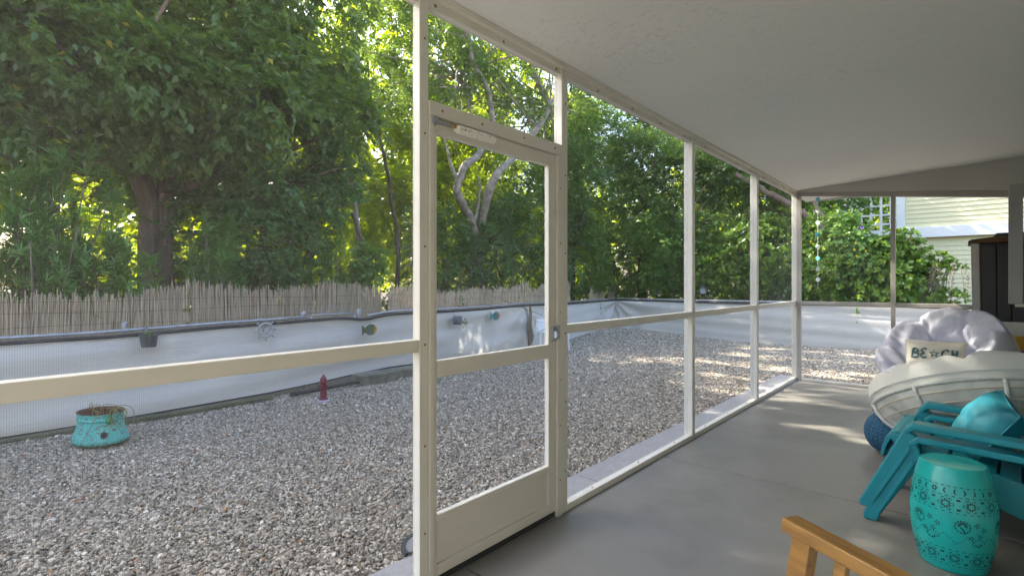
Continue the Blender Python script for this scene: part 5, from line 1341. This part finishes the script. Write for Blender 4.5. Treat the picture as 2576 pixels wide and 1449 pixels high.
o = cut.build('cutout_inlays', M['hole'], t); o['kind'] = 'stuff'

# stacked turquoise plastic lounge chairs
def adirondack(loc, rz, label, foot=0):
    t = thing('plastic_chair', loc, rz, label, 'chair', 'stacked turquoise plastic chairs')
    m = M['teal_plastic']
    # local: +x is the front, y across, z up
    for sy in (-1, 1):
        ya, yb = sorted((sy * .262, sy * .365))
        arm = MB()
        prof = [(.325, .455), (.29, .490), (.0, .480), (-.36, .468), (-.38, .45), (-.38, .435), (-.0, .447), (.28, .457), (.315, .425)]
        arm.prism(prof, ya, yb, 'y'); arm.build('arm', m, t, bevel=.008)
        leg = MB()
        leg.prism([(.275, .43), (.325, .455), (.520, .03), (.515, 0), (.455, 0), (.448, .03), (.262, .37)], *sorted((sy * .300, sy * .362)), 'y')
        leg.build('front_leg', m, t, bevel=.008)
        rib = MB(); rib.prism([(.29, .36), (.305, .37), (.462, .05), (.445, .05)], *sorted((sy * .3625, sy * .372)), 'y'); rib.build('leg_rib', m, t, bevel=.003)
        face = MB(); face.prism([(.345, .36), (.362, .36), (.522, .012), (.502, .012)], *sorted((sy * .262, sy * .299)), 'y'); face.build('leg_face', m, t, bevel=.005)
        side = MB()
        side.prism([(.40, .40), (.36, .335), (.10, .235), (-.20, .13), (-.46, .0), (-.40, .0), (-.54, .0), (-.56, .03), (-.22, .26), (.08, .335), (.33, .405)][:5] + [(-.57, .0), (-.57, .035), (-.22, .24), (.08, .32), (.33, .40)], *sorted((sy * .262, sy * .296)), 'y')
        side.build('side_rail', m, t, bevel=.005)
    # seat slats with a rolled front
    def seat_z(x): return .405 - .24 * ((.36 - x) / .62) 
    sf = MB(); sf.prism([(.335, .402), (.365, .408), (.395, .398), (.420, .365), (.436, .315), (.445, .26), (.428, .26), (.415, .315), (.40, .352), (.38, .378), (.335, .386)], -.228, .228, 'y'); sf.build('seat_front', m, t, bevel=.004)
    xs = [.328 - i * .092 for i in range(6)]
    for i, x1 in enumerate(xs):
        x0 = x1 - .078; pts = []
        for k in range(6): x = lerp(x1, x0, k / 5); pts.append((x, seat_z(x)))
        low = [(x, z - .018) for x, z in pts][::-1]
        MB().prism(pts + low, -.258, .258, 'y').build('seat_slat', m, t, bevel=.004)
    # fan back
    for i in range(5):
        y0 = (i - 2) * .094; sp = (i - 2) * .012; top = .88 - .018 * abs(i - 2) ** 2
        b2 = MB(); zb, xb = .19, -.20; xt = -.55; n = 6
        V = []; F = []
        for k in range(n + 1):
            q = k / n; z = lerp(zb, top, q); x = lerp(xb, xt, q ** .95); w = lerp(.036, .046, q) * (1 if k < n else .6); yy = y0 + sp * q * 2
            V += [(x, yy - w, z), (x, yy + w, z), (x - .018, yy + w, z - .004), (x - .018, yy - w, z - .004)]
        for k in range(n):
            for e in range(4): F.append((k * 4 + e, k * 4 + (e + 1) % 4, k * 4 + 4 + (e + 1) % 4, k * 4 + 4 + e))
        F += [(3, 2, 1, 0), (n * 4, n * 4 + 1, n * 4 + 2, n * 4 + 3)]
        b2.add(V, F).build('back_slat', m, t, bevel=.004)
    MB().box(-.42, -.385, -.30, .30, .42, .47).build('back_rail', m, t, bevel=.008)
    MB().box(-.235, -.205, -.262, .262, .15, .20).build('seat_rail', m, t, bevel=.006)
    return t
CH = (.115, 3.84)
adirondack((.116, 3.705, 0), PI - .05, 'lower turquoise plastic lounge chair of the stacked pair')
adirondack((.098, 3.705, .066), PI - .05, 'upper turquoise plastic lounge chair of the stacked pair')
pm, pp_ = pillow_mesh(.38, .37, .23, seed=2, pinch=.07, wr=.012)
pl = pm.build('throw_pillow', M['teal_cloth'], smooth=True); pp_.build('piping', M['teal_cloth'], pl, smooth=True)
tag(pl, 'turquoise satin pillow leaning in the stacked plastic chairs', 'pillow')
e1_ = Vector((.05, -.35, -.065)).normalized(); e2_ = Vector((.15, .03, .27)); e2_ = (e2_ - e1_ * e2_.dot(e1_)).normalized(); n_ = e1_.cross(e2_)
mt = Matrix((e1_, e2_, n_)).transposed().to_4x4(); mt.translation = (.085, 3.81, .49); pl.matrix_world = mt

# papasan bowls and cushions
def papasan(c, R_, depth, rot, lab, lab_c, cm, grp, puff=.10, baseh=.26, ribs=8, over=1.06, segs=8, seed=0):
    T = thing('papasan_chair', c, 0, lab, 'chair', 'papasan chairs')
    Mx = rot.to_4x4()
    def X(p): return Mx @ Vector(p)
    MB().tube([X((R_ * math.cos(a), R_ * math.sin(a), 0)) for a in np.linspace(0, 2 * PI, 64, endpoint=False)], .0145, 10, closed=True).build('rim', M['rattan'], T, smooth=True)
    prof = lambda q: (R_ * math.sin(q * PI / 2) ** .85 if q > 0 else 0, -depth * math.cos(q * PI / 2))
    for k in range(ribs):
        a = 2 * PI * (k + .35) / ribs
        pts = [X((prof(q)[0] * math.cos(a), prof(q)[0] * math.sin(a), prof(q)[1])) for q in np.linspace(1, .33, 10)]
        MB().tube(pts, .014, 8).build('rib', M['rattan'], T, smooth=True)
    for q in (.36, .56, .74, .88):
        r_, z = prof(q)
        MB().tube([X((r_ * math.cos(a), r_ * math.sin(a), z)) for a in np.linspace(0, 2 * PI, 56, endpoint=False)], .0042 if q > .4 else .013, 6, closed=True).build('hoop' if q > .4 else 'inner_ring', M['wire'] if q > .4 else M['rattan'], T, smooth=True)
    low = X((0, 0, -depth)); zb = low.z + c[2]
    bz = -c[2] + .015
    MB().tube([(low.x + .30 * math.cos(a), low.y + .30 * math.sin(a), bz) for a in np.linspace(0, 2 * PI, 40, endpoint=False)], .014, 8, closed=True).build('base_ring', M['rattan'], T, smooth=True)
    zt_ = low.z + .05
    MB().tube([(low.x + .26 * math.cos(a), low.y + .26 * math.sin(a), zt_) for a in np.linspace(0, 2 * PI, 40, endpoint=False)], .014, 8, closed=True).build('base_ring', M['rattan'], T, smooth=True)
    for k in range(10):
        a = k * PI / 5; MB().tube([(low.x + .30 * math.cos(a), low.y + .30 * math.sin(a), bz), (low.x + .26 * math.cos(a + .45), low.y + .26 * math.sin(a + .45), zt_)], .012, 8).build('base_strut', M['rattan'], T, smooth=True)
    # cushion
    rr = random.Random(seed)
    ph = [rr.uniform(0, 6.28) for _ in range(8)]
    def surf(top):
        def f(u, v):
            a = 2 * PI * u; q = v * over
            r0 = R_ * (math.sin(min(1, q) * PI / 2) ** .85 if q > 0 else 0) + max(0, q - 1) * R_ * .9
            z0 = -depth * math.cos(min(1.08, q) * PI / 2) + .02
            # normal of the bowl, pointing inwards/up
            nr = -.6 * math.sin(min(1, q) * PI); nz_ = math.sqrt(1 - nr * nr)
            ring = .46
            segp = (segs * u + .5 * (0)) % 1; seam = min(segp, 1 - segp) * 2
            if v < ring:
                w = math.sqrt(max(0, 1 - (v / ring) ** 2)) ; th = .055 + .05 * w ** .7; th *= .75 + .25 * min(1, seam * 3) ** .6 if v > .1 else 1
                w2 = w
            else:
                x = (v - (ring + 1) / 2) / ((1 - ring) / 2); w = max(0, 1 - abs(x) ** 2.6) ** .5
                th = puff * w * (.70 + .30 * min(1, seam * 2.4) ** .55)
                th += .017 * math.sin(a * 23 + ph[0] + x * 3) * w * (1 - min(1, seam * 1.8)) + .007 * math.sin(a * 37 + 5 * x + ph[1]) * w * (.5 + .5 * math.sin(a * 3 + ph[3])) + .012 * math.sin(9 * x + 7 * a + ph[2]) * w
            if top: k = th * 1.15 + .02
            else: k = .016 + .016 * math.sin(a * 8 + ph[4]) * math.sin(q * 3) + .006 * math.sin(a * 29 + q * 7 + ph[5])
            base = .03
            k += base * (1 if top else 0) * (1 if v < 1 else 0)
            if v >= .999: k = .5 * base
            return X(((r0 + nr * k) * math.cos(a), (r0 + nr * k) * math.sin(a), z0 + nz_ * k))
        return f
    mb = MB(); mb.grid(surf(True), 168, 52, cu=True)
    a2 = MB(); a2.grid(surf(False), 168, 52, cu=True); mb.add(a2.v, [q[::-1] for q in a2.f])
    cu = mb.build('papasan_cushion', cm, smooth=True); cu.location = c
    tag(cu, lab_c, 'cushion', grp)
    return T, cu
def rot_tilt(axis_dir, ang):     # tilt the bowl's opening towards axis_dir
    ax = Vector((0, 0, 1)).cross(Vector((*axis_dir, 0))).normalized(); return Matrix.Rotation(ang, 3, ax)
papasan((.045, 4.72, .455), .575, .30, rot_tilt((-.45, .9), R(28)), 'nearer papasan chair with pale rattan rim, turned to the far end', 'cream papasan cushion in the nearer rattan bowl, seen from behind', M['cream_cloth'], 'papasan cushions', puff=.14, over=1.03, seed=1)
papasan((-.12, 5.82, .60), .455, .30, rot_tilt((-.62, -.9), R(40)), 'farther papasan chair facing the camera before the black cabinet', 'thick bluish white papasan cushion in the farther bowl', M['white_cloth'], 'papasan cushions', puff=.21, over=1.05, segs=7, seed=5)
# beach pillow
pm, pp_ = pillow_mesh(.44, .30, .11, seed=4, pinch=.06)
bpw = pm.build('beach_pillow', M['pillow_cloth'], smooth=True); pp_.build('piping', M['pillow_cloth'], bpw, smooth=True)
tag(bpw, 'small natural pillow printed BEACH with a starfish on the white cushion', 'pillow')
def th_at(x, y):
    u = x / .22; v = y / .15; return .0555 * max(0, ((1 - u ** 4) * (1 - v ** 4))) ** .5 * (.75 + .25 * (1 - u * u) * (1 - v * v)) + .004
glyph = {
    'B': [[(-.012, .035), (-.018, .0), (-.024, -.035)], [(-.020, .03), (.0, .042), (.016, .030), (.010, .012), (-.012, .002), (.012, -.002), (.018, -.020), (.004, -.034), (-.022, -.032)]],
    'E': [[(.018, .036), (.004, .042), (-.010, .034), (-.012, .018), (.006, .004), (-.014, -.004), (-.020, -.022), (-.008, -.036), (.010, -.034), (.016, -.026)]],
    'C': [[(.020, .026), (.012, .038), (-.004, .034), (-.018, .012), (-.020, -.012), (-.010, -.032), (.008, -.034), (.018, -.024)]],
    'H': [[(-.012, .040), (-.016, .0), (-.020, -.036)], [(.016, .040), (.012, .0), (.010, -.036)], [(-.020, .0), (.0, .006), (.018, .004)]]}
lt = MB()
for ch, cx in (('B', -.145), ('E', -.085), ('C', .065), ('H', .13)):
    for st_ in glyph[ch]:
        P_ = smooth_path([(cx + x * 1.15, y * 1.15, 0) for x, y in st_], 4); P_ = [(x, y, th_at(x, y)) for x, y, _ in P_]
        lt.tube(P_, [.0068 + .0024 * math.sin(i * .7) for i in range(len(P_))], 5)
o = lt.build('lettering', M['print'], bpw)
st_ = MB(); V = []
for k in range(10):
    a = PI / 2 + k * PI / 5; r1 = .042 if k % 2 == 0 else .019; r0 = .022 if k % 2 == 0 else .009
    for r_ in (r1, r0):
        x, y = -.012 + r_ * math.cos(a), r_ * math.sin(a); V.append((x, y, th_at(x, y) + .001))
F = [(2 * k, (2 * k + 2) % 20, (2 * k + 3) % 20, 2 * k + 1) for k in range(10)]
st_.add(V, F).build('starfish_print', M['print'], bpw)
bpw.location = (-.185, 5.44, .685); bpw.scale = (.9, .9, .9); bpw.rotation_euler = (R(62), R(0), R(4))

# knitted pouf
def pouf(u, v):
    a = 2 * PI * u; q = PI * v; r_ = .215; z = .155 * -math.cos(q); rr_ = r_ * math.sin(q) ** .62 if 0 < v < 1 else 0
    cols = 36; rows = 17
    kn = abs(math.sin(a * cols / 2 + .35 * math.sin(v * rows * 2 * PI))) ** .6 * (.55 + .45 * abs(math.sin(v * rows * PI)) ** .7)
    rr_ += .009 * kn * math.sin(q); return (rr_ * math.cos(a), rr_ * math.sin(a), z + .155)
tag(MB().grid(pouf, 220, 86, cu=True).build('knitted_pouf', M['blue_knit'], smooth=True, loc=(-.37, 4.80, 0)), 'dark blue knitted pouf on the floor under the papasan chair', 'pouf')

# wooden chair whose back shows at the bottom
WC = (-.19, 1.23, 0)
t = thing('wooden_chair', WC, math.atan2(-.52, .86), 'oiled wooden chair with slatted back at the bottom edge', 'chair')
wd = M['wood']
# local x runs along the back rail to the right, local -y is the chair's front
# back
def BK(x0, x1, z0, z1, y0, y1, name):   # piece in the reclined back, y offset grows towards the front lower down
    mb = MB(); sl = .20
    V = [(x0, y0 - (.75 - z0) * sl, z0), (x1, y0 - (.75 - z0) * sl, z0), (x1, y1 - (.75 - z0) * sl, z0), (x0, y1 - (.75 - z0) * sl, z0),
         (x0, y0 - (.75 - z1) * sl, z1), (x1, y0 - (.75 - z1) * sl, z1), (x1, y1 - (.75 - z1) * sl, z1), (x0, y1 - (.75 - z1) * sl, z1)]
    mb.add(V, [(0, 3, 2, 1), (4, 5, 6, 7), (0, 1, 5, 4), (1, 2, 6, 5), (2, 3, 7, 6), (3, 0, 4, 7)]); return mb.build(name, wd, t, bevel=.003)
WCZ = .75
BK(-.13, .43, .722, .750, -.022, .022, 'top_rail')
BK(-.105, -.058, .0, .7215, -.014, .014, 'back_post')
BK(.358, .405, .0, .7215, -.014, .014, 'back_post')
for k in range(5): BK(-.005 + k * .078, .022 + k * .078, .44, .7215, -.007, .007, 'slat')
BK(-.0575, .3575, .40, .4395, -.012, .012, 'lower_rail')
for k in range(6):
    y = -.10 - .075 * k; MB().box(-.10, .40, y - .060 - .03, y - .03, .41, .43).build('seat_slat', wd, t, bevel=.003)
for x in (-.105, .36): MB().box(x, x + .045, -.56, -.515, 0, .409).build('leg', wd, t, bevel=.003)
for x in (-.0595, .315): pass
for x in (-.10, .365): MB().box(x, x + .03, -.514, -.09, .355, .4095).build('seat_rail', wd, t, bevel=.002)

# black cabinet, board and basket at the end
KX, KY = .03, 6.95
t = thing('storage_cabinet', (.33, KY, 0), 0, 'tall black ribbed resin cabinet with brown top near the end screen', 'cabinet')
MB().prism([(-.262, 0), (.30, 0), (.30, 1.68), (-.288, 1.68)], .012, .5, 'y').build('body', M['black_resin'], t, bevel=.006)
MB().prism([(-.262, 0), (-.205, 0), (-.228, 1.68), (-.288, 1.68)], -.012, .0115, 'y').build('corner_trim', M['gray_metal'], t, bevel=.004)
for k in range(5):
    x = -.215 + k * .105; MB().prism([(x + .022, .02), (x + .118, .02), (x + .112, 1.66), (x + .012, 1.66)], -.014, .0115, 'y').build('door_panel', M['black_resin'], t, bevel=.007)
MB().prism([(-.31, 1.681), (.32, 1.681), (.32, 1.715), (-.12, 1.74), (-.29, 1.72), (-.315, 1.70)], -.03, .52, 'y').build('lid', M['brown_lid'], t, bevel=.008)
MB().prism([(-.13, 1.735), (.32, 1.718), (.32, 1.775), (-.10, 1.775)], -.02, .48, 'y').build('top_tray', M['black_resin'], t, bevel=.006)
o = MB().box(-.13, .13, 0, .02, 0, .92).build('leaning_board', M['house_paint'], bevel=.003, loc=(.30, 6.72, .0)); o.rotation_euler = (R(-8), 0, 0); tag(o, 'pale grey board leaning against the black cabinet', 'board')
t = thing('basket', (.46, 6.35, .70), 0, 'small yellow basket at the right edge behind the cushions', 'basket')
MB().prism([(-.11, 0), (.11, 0), (.14, .11), (.128, .11), (.10, .012), (-.10, .012), (-.128, .11), (-.14, .11)], -.09, .09, 'y').build('tray', M['yellow'], t)
for y in (-.1, .09): MB().prism([(-.11, 0), (.11, 0), (.14, .11), (-.14, .11)], y, y + .01, 'y').build('side', M['yellow'], t)
MB().tube([(0, 0, -.70), (0, 0, -.005)], [.14, .10], 20).build('stand', M['black_resin'], t)
# folded shutter on the wall
t = thing('storm_shutter', (.47, 5.2, 1.13), 0, 'stack of folded grey aluminium shutter slats on the house wall', 'shutter')
for k, (x0, x1, y0) in enumerate(((-.235, -.16, .0), (-.155, -.142, -.012), (-.138, -.105, .002), (-.10, -.09, -.015), (-.086, -.03, .0), (-.02, .08, -.005), (.085, .2, .0))):
    MB().box(x0, x1, y0, y0 + .05, 0, .87 + .015 * (k % 2)).build('slat', M['shutter'], t, bevel=.003)
MB().box(-.20, .208, -.02, .06, -.02, -.001).build('track', M['gray_metal'], t, bevel=.002)
MB().tube([(-.19, .02, .87), (-.19, .02, .90)], .004, 6).build('pin', M['galv'], t); MB().tube([(-.10, .01, .885), (-.10, .01, .92)], .004, 6).build('pin', M['galv'], t)
# small glass plate on the floor at the right
t = MB().lathe([(.0, .002), (.07, .002), (.085, .03), (.088, .03), (.073, 0), (.0, 0)], 32).build('glass_dish', M['glass'], smooth=True, loc=(.115, 2.83, 0)); tag(t, 'clear glass dish on the floor beside the drum stool', 'dish')
